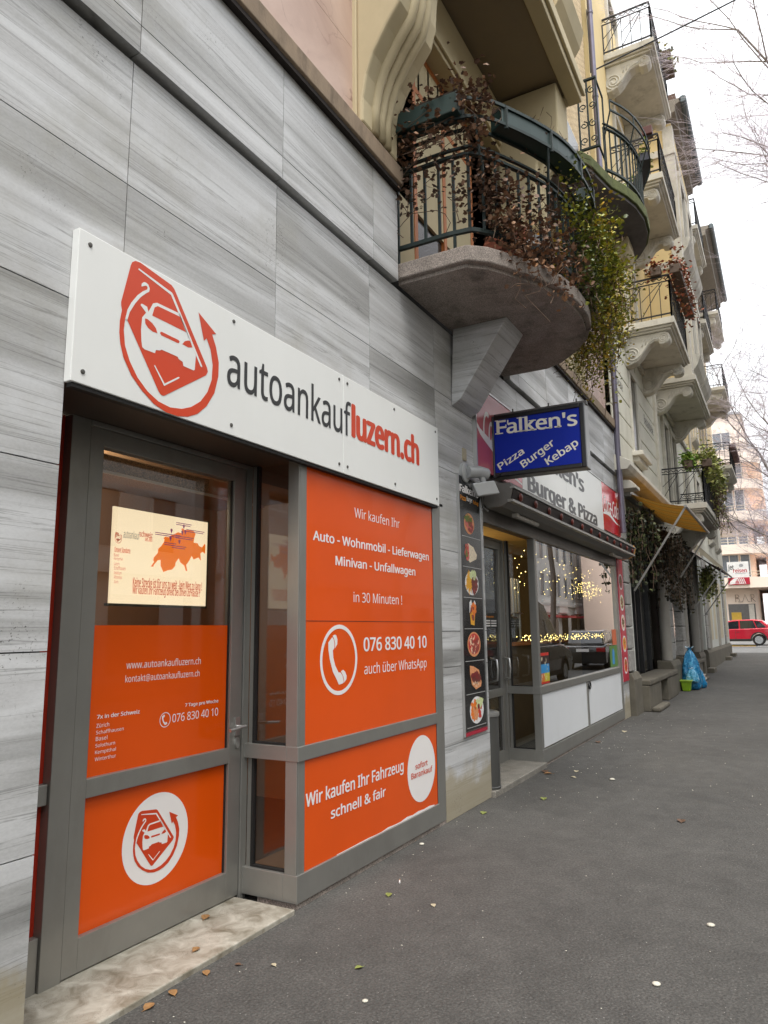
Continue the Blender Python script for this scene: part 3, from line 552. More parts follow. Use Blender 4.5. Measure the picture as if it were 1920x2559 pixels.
def logo(parent, rc, y, dy, mo, mw):
    m = MB(); flat(m, in_rect(LOGO['tag'], rc), y-dy); flat(m, in_rect(LOGO['ring'], rc), y-1.5*dy)
    for k in ('screen', 'light_a', 'light_b', 'grille'): flat(m, in_rect(LOGO[k], rc), y-3*dy)
    m.build('emblem', mo, parent)
    m = MB()
    for k in ('hook', 'line', 'car', 'vee'): flat(m, in_rect(LOGO[k], rc), y-2.2*dy)
    m.build('emblem_cutout', mw, parent)
logo(door, DOOR_LOGO_RECT, 3.1488, .0006, RED_OR, WHITE_V)
# doorstep
m = MB(); m.box(-1.2, 3.70, 2.672, 3.14, -.05, .028)
THR = stone_mat('worn_threshold_marble', c8(116, 108, 92), c8(186, 182, 170), c8(70, 62, 52), 9, .36)
tag(m.build('doorstep', THR, bevel=.006), 'worn beige marble doorstep below the orange glass door', 'doorstep')

# ---- white sign board
sg = thing('shop_sign', (3.9, 2.68, 2.73), 'long white board with orange car emblem and dark web address above the orange shop', 'sign')
m = MB(); m.box(1.970, 4.205, 2.651, 2.698, 2.732, 3.457); m.box(4.2065, 5.826, 2.651, 2.698, 2.732, 3.457); m.build('board', WHITE, sg, bevel=.004)
m = MB(); m.box(1.985, 5.81, 2.66, 2.697, 2.712, 2.731); m.build('bottom_rail', RUBBER, sg)
m = MB()
for k, b, x0, x1, z0, z1, w_ in TEXTS:
    if k == 'sign_dark': text(m, b, x0, x1, z0, z1, 2.6495, 3)
m.build('dark_lettering', DARK_V, sg)
m = MB()
for k, b, x0, x1, z0, z1, w_ in TEXTS:
    if k == 'sign_red': text(m, b, x0, x1, z0, z1, 2.6495, 2)
m.build('red_lettering', RED_OR, sg)
logo(sg, LOGO_RECT, 2.6505, .0008, RED_OR, WHITE)
for x, z_ in [(2.03, 3.40), (2.03, 2.79), (3.02, 3.41), (3.02, 2.79), (4.15, 3.41), (4.26, 3.41), (4.15, 2.79), (4.26, 2.79), (4.98, 3.41), (4.98, 2.79), (5.77, 3.41), (5.77, 2.79)]:
    m = MB(); m.lathe([(.011, 0), (.011, -.004), (.006, -.0055)], (x, 2.651, z_), 12, 'y'); m.build('screw', ALU_DK, sg)

# ---- lit map poster behind the door glass
px = [p[0] for p in POSTER]; pz = [p[1] for p in POSTER]
X0, X1 = (px[0]+px[3])/2, (px[1]+px[2])/2; Z0, Z1 = (pz[2]+pz[3])/2, (pz[0]+pz[1])/2
po = thing('map_poster', ((X0+X1)/2, 3.23, Z0), 'backlit cream poster with orange country map hanging behind the door glass', 'poster')
m = MB(); m.box(X0, X1, 3.221, 3.235, Z0, Z1); m.build('sheet', emit('lit_poster_paper', c8(255, 226, 184), .55, c8(240, 220, 190)), po)
m = MB(); m.box(X0-.012, X1+.012, 3.223, 3.25, Z0-.014, Z0); m.box(X1, X1+.014, 3.223, 3.25, Z0-.014, Z1+.01); m.build('frame', pm('olive_frame', c8(74, 66, 46), .5), po)
m = MB(); flat(m, SWISS, 3.2203); m.build('map', emit('lit_orange_map', c8(255, 126, 24), .42, c8(240, 110, 20)), po)
POR = emit('lit_orange_print', c8(226, 96, 40), .16, c8(220, 90, 40)); PGR = emit('lit_grey_print', c8(120, 100, 84), .16, c8(90, 80, 70)); PPU = emit('lit_purple_print', c8(186, 60, 130), .2, c8(120, 60, 110))
m = MB(); g = MB()
for k, b, x0, x1, z0, z1, w_ in TEXTS:
    if k == 'post_or': text(m, b, x0, x1, (2.163 if b == 'seit 2005' else z0), z1, 3.2201, w_)
    if k == 'post_grey': text(g, b, x0, x1, z0, z1, 3.2201, w_)
m.build('orange_print', POR, po); g.build('grey_print', PGR, po)
logo(po, POSTER_LOGO_RECT, 3.2205, .0003, POR, bpy.data.materials['lit_poster_paper'])
m = MB()
for a, b in PIN_BARS:
    for k in (0, .011): m.box(a[0], b[0]-.01*(k > 0), 3.2194, 3.2198, (a[1]+b[1])/2-.002-k, (a[1]+b[1])/2+.0025-k)
for a in PINS: flat(m, ring2(a[0], a[1]+.012, .009, .009, 12), 3.2194); flat(m, [(a[0]-.007, a[1]+.006), (a[0], a[1]-.01), (a[0]+.007, a[1]+.006)], 3.2193)
m.build('map_pins', PPU, po)
# chipboard lambrequin box above the poster, inside the door
bx = thing('ceiling_box', (3.0, 3.5, 2.45), 'rough chipboard box hanging under the ceiling just inside the orange door', 'box')
CHIP = pm('chipboard', c8(166, 128, 92), .8, 0, .3, 60, fine=.5)
m = MB(); m.box(2.0, 3.62, 3.36, 3.75, 2.60, 2.66); m.box(2.0, 3.62, 3.36, 3.38, 2.56, 2.60); m.build('board', CHIP, bx)
m = MB(); m.box(2.0, 4.2, 3.348, 3.358, 2.545, 2.562); m.build('edge_strip', pm('pale_strip', c8(214, 196, 176), .5), bx)

cl = thing('ceiling_lamp', (3.2, 4.5, 2.9), 'round white ceiling lamp lighting the room behind the orange shopfront', 'lamp')
m = MB(); m.lathe([(.02, 2.948), (.15, 2.94), (.15, 2.90), (.08, 2.88)], (3.2, 4.5, 0), 24); m.build('shade', emit('warm_ceiling_lamp', (1, .82, .6), 2.5), cl)
li = bpy.data.lights.new('lamp_light', 'POINT'); li.energy = 22; li.color = (1, .80, .58); li.shadow_soft_size = .15
lo = bpy.data.objects.new('lamp_light', li); COL.objects.link(lo); lo.location = (3.2, 4.5, 2.75); attach(lo, cl)

# ================================================================ the burger and pizza shop next door
fk = thing('shopfront', (10.5, 2.9, 0), 'grey aluminium shopfront of the pizza shop with two white panels under its big window', 'shopfront')
frame_set(fk, 7.30, 8.75, 8.75, 13.75, 7.42, 3.15)
m = MB(); m.poly([(8.836, 2.735, .933), (13.6, 2.735, .933), (13.6, 2.735, 2.75), (8.836, 2.735, 2.75)]); m.build('window_pane', GLASS_BIG, fk)
WPAN = pm('white_panel', c8(226, 229, 232), .4, 0, .02, 2, dirt=.12, dirtcol=c8(186, 182, 172))
m = MB(); m.box(8.836, 11.06, 2.707, 2.72, .205, .838); m.build('white_panel', WPAN, fk, bevel=.002)
m = MB(); m.box(11.16, 13.6, 2.707, 2.72, .205, .838); m.build('white_panel', WPAN, fk, bevel=.002)
m = MB(); m.box(11.06, 11.16, 2.697, 2.76, .192, .846); m.box(13.6, 13.605, 2.70, 2.76, .19, 2.75); m.build('panel_post', ALU, fk, bevel=.004)
m = MB(); m.tube([(11.2+.06*math.cos(a), 2.69, .78+.05*math.sin(a)) for a in [i*math.pi/8 for i in range(17)]], .012, 8); m.build('pull_ring', BLACK, fk)
m = MB(); m.box(7.02, 13.76, 2.706, 2.74, 2.752, 3.30); m.build('lintel_panel', pm('dull_grey_lintel', c8(112, 107, 102), .4, .45, .12, 3, dirt=.4, dirtcol=c8(52, 46, 42)), fk)
d = MB(); d.box(7.42, 7.52, 3.12, 3.18, .04, 2.718); d.box(8.60, 8.715, 3.12, 3.18, .04, 2.718); d.box(7.52, 8.6, 3.12, 3.18, .04, .19); d.box(7.52, 8.6, 3.12, 3.18, .83, .92); d.box(7.52, 8.6, 3.12, 3.18, 2.62, 2.718)
door = d.build('door', ALU, fk, bevel=.003)
m = MB(); m.box(7.52, 8.6, 3.15, 3.156, .19, .83); m.box(7.52, 8.6, 3.15, 3.156, .92, 2.62); m.build('pane', GLASS_DK, door)
m = MB()
for x in (8.20, 8.64): m.tube([(x, 3.12, 1.02), (x, 3.04, 1.04), (x, 3.03, 1.16), (x, 3.04, 1.27), (x, 3.12, 1.29)], .014, 10)
m.build('handle', ALU_LT, door, smooth=True)
m = MB(); m.box(8.10, 8.535, 3.143, 3.149, 1.645, 1.83); m.build('hours_sticker', BLACK, door)
m = MB(); text(m, 'Öffnungszeiten', 8.13, 8.42, 1.765, 1.80, 3.142, 1); m.build('sticker_lettering', pm('orange_print', c8(240, 150, 40), .5), door)
m = MB()
for k in range(3): m.box(8.13, 8.30, 3.1415, 3.142, 1.665+k*.03, 1.68+k*.03); m.box(8.33, 8.51, 3.1415, 3.142, 1.665+k*.03, 1.68+k*.03)
m.build('sticker_lines', WHITE_V, door)
# stickers on the big window
st = thing('window_sticker', (9.0, 2.73, .95), 'red, black, blue and yellow picture sticker at the lower left of the pizza shop window', 'sticker')
m = MB(); m.box(8.84, 9.27, 2.730, 2.733, .95, 1.33); m.build('sheet', pm('sticker_red', c8(216, 44, 30), .35), st)
m = MB(); m.box(8.84, 9.27, 2.728, 2.7295, 1.19, 1.295); m.build('dark_band', pm('sticker_black', c8(44, 22, 20), .35), st)
m = MB(); m.box(8.84, 9.27, 2.728, 2.7295, 1.08, 1.19); m.build('blue_band', pm('sticker_blue', c8(48, 150, 214), .35), st)
m = MB(); m.box(9.06, 9.27, 2.728, 2.7295, .975, 1.08); m.build('yellow_field', pm('sticker_yellow', c8(206, 196, 50), .35), st)
m = MB(); m.box(8.84, 9.06, 2.728, 2.7295, .975, 1.08); m.build('orange_field', pm('sticker_orange', c8(224, 120, 40), .35), st)
m = MB(); rr = random.Random(5)
for k in range(16): x = 8.87+rr.random()*.36; z_ = .99+rr.random()*.28; flat(m, ring2(x, z_, .008+rr.random()*.008, .012+rr.random()*.014, 10), 2.7275-.0001*k)
m.build('little_pictures', pm('sticker_cream', c8(236, 222, 190), .4), st)
st = thing('window_sticker', (13.2, 2.73, .96), 'green poster with blue figure at the lower right of the pizza shop window', 'sticker')
m = MB(); m.box(12.95, 13.55, 2.730, 2.733, .955, 1.32); m.build('sheet', pm('sticker_green', c8(92, 136, 62), .4), st)
m = MB(); flat(m, ring2(13.2, 1.17, .09, .10, 18), 2.7285); m.box(13.12, 13.28, 2.728, 2.7295, 1.0, 1.12); m.build('blue_figure', pm('figure_blue', c8(60, 150, 220), .4), st)
st = thing('window_sticker', (13.4, 2.73, 1.33), 'small orange leaflet above the green poster in the pizza shop window', 'sticker')
m = MB(); m.box(13.22, 13.55, 2.730, 2.733, 1.33, 1.60); m.build('sheet', pm('leaflet_orange', c8(216, 110, 70), .4), st)
# doorstep and bin
m = MB(); m.box(7.0, 8.76, 2.655, 3.14, -.05, .058); tag(m.build('doorstep', pm('grey_granite_step', c8(128, 124, 116), .7, 0, .2, 8, bmp=.2, bscale=80, dirt=.4, fine=.4), bevel=.008), 'grey stone doorstep in front of the pizza shop door', 'doorstep')
bn = thing('ashtray_bin', (7.14, 2.78, .058), 'slim grey cylindrical bin standing on the pizza shop doorstep beside the pier', 'bin')
m = MB(); m.lathe([(.125, .058), (.13, .075), (.13, .08), (.122, .085), (.122, .76)], (7.14, 2.78, 0), 36); m.build('body', pm('bin_grey', c8(98, 98, 96), .32, .6, .06, 4), bn, auto=R(40))
m = MB(); m.lathe([(.128, .76), (.132, .77), (.132, .80), (.10, .815), (.098, .79)], (7.14, 2.78, 0), 36); m.build('rim', ALU_LT, bn, auto=R(40))
# counter, kebab grill, chair and garlands seen through the glass
ct = thing('shop_counter', (10.5, 3.9, 0), 'wood edged counter inside the pizza shop window', 'counter')
m = MB(); m.box(9.0, 13.4, 3.55, 3.60, 1.38, 1.43); m.box(9.0, 13.4, 3.60, 4.1, 1.40, 1.43); m.build('top', WOOD_OR, ct, bevel=.006)
m = MB(); m.box(9.02, 13.38, 3.63, 4.1, .02, 1.38); m.build('front', pm('counter_front', c8(92, 74, 50), .6), ct)
gr = thing('kebab_grill', (11.1, 3.8, 1.43), 'chrome upright kebab grill standing on the counter behind the glass', 'grill')
m = MB()
for x in (10.92, 11.06, 11.2): m.tube([(x, 3.75, 1.43), (x, 3.75, 2.42)], .028, 12)
m.build('column', ALU_LT, gr, auto=R(40))
m = MB(); m.lathe([(.2, 1.86), (.215, 1.87), (.2, 1.885)], (11.06, 3.85, 0), 30); m.build('drip_ring', ALU_LT, gr, auto=R(40))
ch = thing('dark_machine', (10.85, 3.75, 1.43), 'rounded black kitchen machine on the counter left of the grill', 'machine')
m = MB(); m.box(10.5, 10.85, 3.62, 3.9, 1.431, 1.82); m.build('casing', BLACK, ch, bevel=.06, seg=3)
def garland(label, pts, seed, grp='warm fairy lights in the pizza shop window'):
    g = thing('fairy_lights', pts[0], label, 'fairy lights', grp); rr = random.Random(seed); m = MB(); w_ = MB()
    for p in pts:
        q = (p[0]+rr.uniform(-.03, .03), p[1]+rr.uniform(-.03, .03), p[2]+rr.uniform(-.02, .02)); s_ = rr.uniform(.004, .0085)
        m.mesh([(q[0]+s_, q[1], q[2]), (q[0]-s_, q[1], q[2]), (q[0], q[1]+s_, q[2]), (q[0], q[1]-s_, q[2]), (q[0], q[1], q[2]+s_), (q[0], q[1], q[2]-s_)],
               [(0, 2, 4), (2, 1, 4), (1, 3, 4), (3, 0, 4), (2, 0, 5), (1, 2, 5), (3, 1, 5), (0, 3, 5)])
    w_.tube(pts[::3]+[pts[-1]], .003, 4)
    tag(m.build('bulbs', FAIRY, g), kind='stuff'); w_.build('wire', RUBBER, g)
FAIRY = emit('fairy_bulb', (1.0, .74, .22), 6.0)
rr = random.Random(21)
garland('long dense row of warm fairy lights lying along the pizza shop window at counter height', [(8.9+4.6*i/190+rr.uniform(-.02, .02), 2.95+rr.uniform(-.06, .08), 1.51+rr.uniform(-.045, .045)-.02*i/190) for i in range(190)], 1)
garland('bowl shaped cluster of fairy lights at the right of the pizza shop window', [(12.6+.75*math.cos(a)*rr.uniform(.75, 1), 2.97+rr.uniform(-.1, .1), 2.28+.09*math.sin(a)+rr.uniform(-.04, .04)) for a in [i*.13 for i in range(110)]], 2)
garland('loose hanging strands of fairy lights across the upper pizza shop window', [(9.1+i*.45+rr.uniform(-.25, .25), 3.0+rr.uniform(-.1, .1), 2.68-.06*k-rr.random()*.05) for i in range(10) for k in range(10)], 3)
garland('few fairy lights behind the pizza shop door', [(8.35+.3*rr.random(), 3.35+rr.uniform(0, .2), 1.9+rr.random()*.7) for i in range(26)], 4)
lp_ = thing('ceiling_lamp', (9.6, 4.6, 2.9), 'glowing warm ceiling lamp inside the pizza shop', 'lamp')
m = MB(); m.lathe([(.02, 2.995), (.16, 2.985), (.16, 2.95), (.10, 2.93)], (9.6, 4.6, 0), 24); m.build('shade', emit('warm_lamp', (1, .7, .32), 3), lp_)
li = bpy.data.lights.new('lamp_light', 'POINT'); li.energy = 38; li.color = (1, .72, .38); li.shadow_soft_size = .15
lo = bpy.data.objects.new('lamp_light', li); COL.objects.link(lo); lo.location = (9.6, 4.6, 2.82); attach(lo, lp_)
# fascia
fs = thing('shop_sign', (10.5, 2.68, 3.3), 'long white burger and pizza board with red soft drink panels at both ends', 'sign')
m = MB(); m.box(8.285, 10.345, 2.662, 2.698, 3.305, 4.185); m.box(10.355, 12.745, 2.662, 2.698, 3.305, 4.185); m.build('white_board', WHITE, fs, bevel=.003)
CRED = pm('soft_drink_red', c8(206, 40, 48), .25, 0, .03, 1, coat=.4); CPALE = pm('faded_red', c8(196, 92, 100), .35, 0, .06, 1, coat=.3)
m = MB(); m.box(6.82, 8.28, 2.662, 2.698, 3.285, 4.185); m.build('faded_red_panel', CPALE, fs, bevel=.003)
m = MB(); m.box(12.75, 14.20, 2.662, 2.698, 3.335, 4.20); m.build('red_panel', CRED, fs, bevel=.003)
m = MB(); m.box(6.805, 6.822, 2.655, 2.70, 3.28, 4.20); m.box(6.82, 14.22, 2.655, 2.70, 4.187, 4.205); m.box(14.2, 14.215, 2.655, 2.70, 3.33, 4.20); m.build('edge_trim', ALU_LT, fs)
m = MB()
for k, b, x0, x1, z0, z1, w_ in TEXTS:
    if k == 'fascia': text(m, b, x0, x1, 3.247 if b[0] == 'B' else z0, 3.55 if b[0] == 'B' else z1, 2.6605, 2)
m.build('lettering', pm('sign_grey_black', c8(66, 66, 68), .35, 0, .1, 1), fs)  # letters greyed: the board's surface reflection is put into their colour
m = MB()
def swoosh(x0, x1, zt, zb, th):
    n = 16; a = [(x0+(x1-x0)*i/n, zt+(zb-zt)*(i/n)**.6+.06*math.sin(i/n*math.pi*1.6)) for i in range(n+1)]
    m.mesh([(x, 2.6605, z_) for x, z_ in a]+[(x, 2.6605, z_-th*(.25+math.sin(math.pi*min(1, i/n+.1)))) for i, (x, z_) in enumerate(a)], [(i, i+1, n+2+i, n+1+i) for i in range(n)])
text(m, 'Coca-Cola', 12.82, 14.12, 3.66, 3.98, 2.6605, 1, shear=.05); swoosh(12.76, 14.19, 3.64, 3.62, .05)
text(m, 'Coca-Cola', 7.02, 8.22, 3.62, 3.98, 2.6605, 1, shear=.05); swoosh(6.83, 8.27, 3.78, 3.42, .09)
m.build('script', WHITE_V, fs)
# awning cassette with red bulbs
aw = thing('awning_cassette', (10.5, 2.55, 3.0), 'closed grey awning box with dark red bulbs along its front above the pizza shop window', 'awning')
hp = [(2.70, 3.07), (2.555, 3.145), (2.395, 3.14), (2.373, 3.074), (2.41, 2.945), (2.50, 2.893), (2.66, 2.887), (2.703, 2.95)]
m = MB(); m.prism(hp, 'x', 7.05, 13.9); m.build('housing', pm('awning_grey', c8(104, 101, 96), .5, .3, .08, 2), aw, bevel=.006)
m = MB(); m.prism([(2.366, 3.06), (2.372, 3.072), (2.40, 2.972), (2.394, 2.965)], 'x', 7.07, 13.88); m.build('dark_strip', pm('dark_brown_strip', c8(28, 16, 13), .6), aw)
m = MB(); m.box(7.04, 13.92, 2.352, 2.40, 3.076, 3.094); m.box(7.04, 13.92, 2.372, 2.43, 2.935, 2.962); m.build('edge_rail', ALU, aw)
m = MB(); m.prism([(y+(.004 if y > 2.5 else -.004), z_) for y, z_ in hp], 'x', 13.9, 14.0); m.build('orange_end_cap', pm('amber_plastic', c8(226, 156, 60), .4), aw, bevel=.008)
BULB = pm('dark_red_bulb', c8(92, 26, 12), .4, 0, .2, 4)
for k in range(13):
    x = 7.3+k*.53; m = MB(); m.lathe([(.05, 0), (.05, -.004), (.042, -.014), (.02, -.022), (.004, -.024)], (x, 2.376, 3.016), 18, 'y'); m.build('bulb', BULB, aw, smooth=True)
for x in (7.6, 12.6):
    m = MB(); m.tube([(x, 2.53, 2.868), (x+.78, 2.53, 2.868)], .026, 10); m.box(x-.05, x+.02, 2.50, 2.56, 2.85, 2.9); m.build('tube_lamp', pm('unlit_tube', c8(176, 172, 164), .35), aw, auto=R(40))
# projecting blue sign
bs = thing('projecting_sign', (7.38, 2.2, 3.3), 'blue light box sign with white shop name hanging from an arm over the pavement', 'sign')
ys = [p[0] for p in BLUE['frame']]; zs = [p[1] for p in BLUE['frame']]
def bl(u, v, P=BLUE['frame']):
    a = Vector(P[0]).lerp(Vector(P[1]), u); b = Vector(P[3]).lerp(Vector(P[2]), u); return a.lerp(b, v)
y0, y1, z0, z1 = 2.69, 1.655, 3.262, 3.95
m = MB(); m.box(7.33, 7.48, y1, y0, z0, z1); m.build('case', pm('case_metal', c8(150, 150, 148), .35, .6, .1, 4), bs, bevel=.006)
m = MB(); t = .048; m.box(7.285, 7.33, y1, y1+t, z0, z1); m.box(7.285, 7.33, y0-t, y0, z0, z1); m.box(7.285, 7.33, y1+t, y0-t, z0, z0+t); m.box(7.285, 7.33, y1+t, y0-t, z1-t, z1); m.build('frame', pm('black_frame', c8(24, 24, 26), .28, 0, .2, 6), bs, bevel=.008)
m = MB(); m.box(7.302, 7.33, y1+t-.002, y0-t+.002, z0+t-.002, z1-t+.002); m.build('panel', pm('royal_blue', c8(4, 38, 158), .45, 0, .04, 2, spec=.25), bs)
m = MB()
for b, p, q, t_, w_ in BLUE_TEXT:
    if b == "Falken's":
        
        P_ = text_line(m, b, p, q, (0, .150), 7.3012, 1)
        wd = lambda s_: max(v[0] for v in glyphs(s_)[0])
        def serif(a0, a1, b0, b1): m.poly([P_(a0, b0, 6), P_(a1, b0, 6), P_(a1, b1, 6), P_(a0, b1, 6)])
        xF, xl, xk, xn = 0.0, wd('Fal'), wd('Falk'), wd('Falken')
        capz = max(v[1] for v in glyphs('l')[0]); xh = max(v[1] for v in glyphs('x')[0])
        serif(.0, .30, 0, .05); serif(.0, .12, capz*.93, capz*.985); serif(.47, .52, capz*.62, capz*.93); serif(.40, .44, capz*.38, capz*.62)
        serif(xl-.19, xl+.07, 0, .05); serif(xl-.17, xl-.05, capz*.94, capz); serif(xl+.04, xl+.30, 0, .05); serif(xl+.03, xl+.14, capz*.94, capz); serif(xk-.20, xk+.06, 0, .05); serif(xk-.22, xk+.05, xh*.92, xh)
        serif(xn-.54, xn-.30, 0, .05); serif(xn-.55, xn-.44, xh*.92, xh); serif(xn-.19, xn+.06, 0, .05)
    else: text_line(m, b, p, q, (t_[0]-p[0], t_[1]-p[1]), 7.3012, 1)
# serifs for the shop name
m.build('lettering', pm('cream_letter', c8(238, 236, 220), .4), bs)
m = MB(); m.box(7.36, 7.42, 1.64, 2.70, 3.945, 3.99); m.box(7.36, 7.42, 2.672, 2.70, 3.62, 3.95); m.build('arm', pm('rusty_grey_arm', c8(104, 102, 100), .5, .5, .15, 8, dirt=.4, dirtcol=c8(78, 60, 48)), bs, bevel=.003)
for y in (1.75, 2.05, 2.45):
    m = MB(); m.tube([(7.39, y, 3.90), (7.39, y, 4.03)], .009, 8); m.build('hanger_bolt', ALU_DK, bs)
m = MB(); m.tube([(7.3, 2.585, 3.30), (7.1, 2.61, 3.2), (6.75, 2.6, 3.12)], .007, 6); m.build('cable', RUBBER, bs)
# flood light on the pier
fl = thing('flood_light', (6.55, 2.6, 3.15), 'grey adjustable flood light on the marble pier below the blue sign', 'lamp')
m = MB(); m.lathe([(.10, 0), (.10, -.03), (.085, -.04)], (6.52, 2.70, 3.175), 24, 'y'); m.build('base', pm('lamp_grey', c8(176, 178, 178), .4, .2, .06, 5), fl, auto=R(40))
m = MB(); m.tube([(6.52, 2.66, 3.18), (6.66, 2.60, 3.20), (6.78, 2.56, 3.195)], .062, 14); m.tube([(6.7, 2.58, 3.17), (6.75, 2.56, 3.06)], .03, 10); m.build('arm', bpy.data.materials['lamp_grey'], fl, auto=R(45))
m = MB(); q = Vector((6.72, 2.55, 3.03)); e1 = Vector((.085, -.085, .02)); e2 = Vector((-.02, .02, .065)); n_ = e1.cross(e2).normalized()*.035
m.mesh([q+a*e1+b*e2+c*n_ for c in (-1, 1) for a, b in ((-1, -1), (1, -1), (1, 1), (-1, 1))], [(0, 1, 2, 3), (4, 5, 6, 7), (0, 1, 5, 4), (1, 2, 6, 5), (2, 3, 7, 6), (3, 0, 4, 7)]); m.build('head', bpy.data.materials['lamp_grey'], fl, bevel=.012)
m = MB(); m.tube([(6.82, 2.64, 3.1), (6.9, 2.66, 2.98), (6.93, 2.66, 2.88), (6.97, 2.62, 2.84)], .012, 8); m.build('cable', ALU_DK, fl)
wp = thing('wall_plate', (6.55, 2.69, 3.30), 'small beige plate screwed to the marble pier above the flood light', 'plate')
m = MB(); m.box(6.507, 6.593, 2.686, 2.70, 3.305, 3.43); m.build('plate', pm('beige_plate', c8(170, 160, 136), .5), wp, bevel=.003)
# black menu board with seven dishes
mn = thing('menu_board', (6.63, 2.69, .655), 'tall black menu board with seven pictures of dishes on the marble pier', 'menu board')
m = MB(); m.box(6.352, 6.905, 2.682, 2.70, .70, 3.125); m.build('board', pm('gloss_black_board', c8(18, 17, 18), .22, 0, .1, 2, coat=.3), mn)
m = MB(); m.box(6.338, 6.352, 2.676, 2.70, .655, 3.135); m.box(6.905, 6.918, 2.676, 2.70, .655, 3.135); m.build('edge_trim', ALU_LT, mn)
m = MB(); m.box(6.352, 6.905, 2.681, 2.70, .655, .685); m.build('crimson_strip', pm('crimson', c8(170, 30, 56), .4), mn)
m = MB()
for z_ in (2.534, 2.236, 1.938, 1.64, 1.335, 1.029, .725): m.box(6.40, 6.88, 2.6812, 2.682, z_-.003, z_+.003)
m.build('divider_lines', pm('pale_line', c8(170, 170, 168), .5), mn)
m = MB(); text(m, "Falken's", 6.37, 6.86, 2.965, 3.045, 2.681, 2); text(m, 'Burger', 6.545, 6.695, 2.88, 2.94, 2.681, 1); m.build('white_lettering', WHITE_V, mn)
m = MB(); text(m, 'Pizza', 6.385, 6.525, 2.885, 2.935, 2.681, 1); text(m, 'Kebap', 6.715, 6.86, 2.875, 2.93, 2.681, 1); m.build('orange_lettering', pm('menu_orange', c8(232, 150, 36), .5), mn)
FOOD = {k: pm('food_'+k, c, .5, 0, .25, 60) for k, c in dict(cream=c8(230, 214, 186), bread=c8(222, 152, 104), meat=c8(150, 58, 50), meatpink=c8(206, 104, 96), green=c8(104, 120, 52), salad=c8(206, 216, 160), fries=c8(238, 172, 44), orange=c8(236, 124, 40), tomato=c8(196, 50, 40), plate=c8(232, 230, 230), sauce=c8(122, 30, 34), brown=c8(110, 48, 40), cheese=c8(250, 206, 176)).items()}
def dish(parent, name, cx, cz, y, layers, seed, k=1.0):
    """layers: (material, kind, x, z, rx, rz, n, spread)"""
    rr = random.Random(seed); o = None
    for i, (mat, kind, x, z_, rx, rz, n, sx, sz) in enumerate(layers):
        m = MB(); yy = y-.0006*i
        if kind == 'disc': flat(m, [(cx+k*(x+a), cz+k*(z_+b)) for a, b in ring2(0, 0, rx, rz, 36)], yy)
        elif kind == 'poly': flat(m, [(cx+k*a, cz+k*b) for a, b in x], yy)
        else:
            for j in range(n):
                a = rr.random()*6.283; q = math.sqrt(rr.random()); px_, pz_ = x+sx*q*math.cos(a), z_+sz*q*math.sin(a); th = rr.random()*3.14; s_ = rr.uniform(.7, 1.3)
                pts = [(math.cos(t)*rx*s_*rr.uniform(.8, 1.15), math.sin(t)*rz*s_*rr.uniform(.8, 1.15)) for t in [u*6.283/9 for u in range(9)]]
                flat(m, [(cx+k*(px_+a_*math.cos(th)-b_*math.sin(th)), cz+k*(pz_+a_*math.sin(th)+b_*math.cos(th))) for a_, b_ in pts], yy-.00002*j)
        if o is None: o = m.build(name, FOOD[mat], parent)
        else: m.build('topping', FOOD[mat], o)
Y = 2.6808
dish(mn, 'kebab_picture', 6.591, 2.668, Y, [('bread', 'disc', 0, 0, .13, .105, 0, 0, 0), ('meatpink', 'blob', .01, -.01, .03, .02, 40, .09, .06), ('green', 'blob', -.02, .035, .035, .012, 26, .09, .03), ('meat', 'blob', .02, -.03, .018, .012, 22, .08, .05)], 1)
dish(mn, 'wrap_picture', 6.60, 2.382, Y, [('cream', 'poly', [(-.06, .09), (.08, .06), (.17, -.01), (.15, -.055), (-.02, -.10), (-.10, -.06)], 0, 0, 0, 0, 0, 0), ('meatpink', 'blob', -.085, .01, .03, .025, 26, .035, .075), ('tomato', 'blob', -.085, 0, .02, .015, 16, .03, .06), ('green', 'blob', -.10, .0, .012, .01, 12, .03, .06)], 2)
dish(mn, 'platter_picture', 6.615, 2.079, Y, [('plate', 'disc', 0, 0, .175, .115, 0, 0, 0), ('fries', 'blob', -.075, .01, .05, .007, 70, .06, .075), ('brown', 'blob', .065, -.015, .026, .016, 70, .075, .075), ('meat', 'blob', .06, -.01, .016, .01, 40, .07, .07), ('salad', 'blob', .03, .085, .03, .02, 24, .07, .03)], 3)
dish(mn, 'cup_picture', 6.61, 1.791, Y, [('fries', 'poly', [(-.075, .04), (-.05, -.11), (.04, -.12), (.075, .04), (.02, .08)], 0, 0, 0, 0, 0, 0), ('plate', 'poly', [(-.08, .0), (-.075, .10), (-.03, .13), (.0, .07), (.05, .125), (.085, .10), (.08, .03), (.0, .05)], 0, 0, 0, 0, 0, 0), ('orange', 'blob', .02, .04, .03, .02, 30, .05, .05), ('meat', 'blob', -.01, .0, .02, .014, 16, .05, .08)], 4)
dish(mn, 'pizza_picture', 6.625, 1.491, Y, [('bread', 'disc', 0, 0, .165, .118, 0, 0, 0), ('tomato', 'disc', 0, .004, .145, .10, 0, 0, 0), ('cheese', 'blob', 0, 0, .02, .009, 46, .12, .085), ('meat', 'blob', 0, 0, .022, .018, 24, .12, .08)], 5)
dish(mn, 'pocket_picture', 6.64, 1.183, Y, [('bread', 'poly', [(-.14, .11), (-.05, .10), (.09, .06), (.15, -.06), (.13, -.10), (.0, -.12), (-.10, -.07), (-.14, .03)], 0, 0, 0, 0, 0, 0), ('sauce', 'blob', -.01, .0, .026, .018, 60, .09, .035), ('brown', 'blob', .02, -.02, .02, .014, 40, .10, .035), ('cheese', 'blob', .0, -.07, .012, .008, 12, .08, .02)], 6)
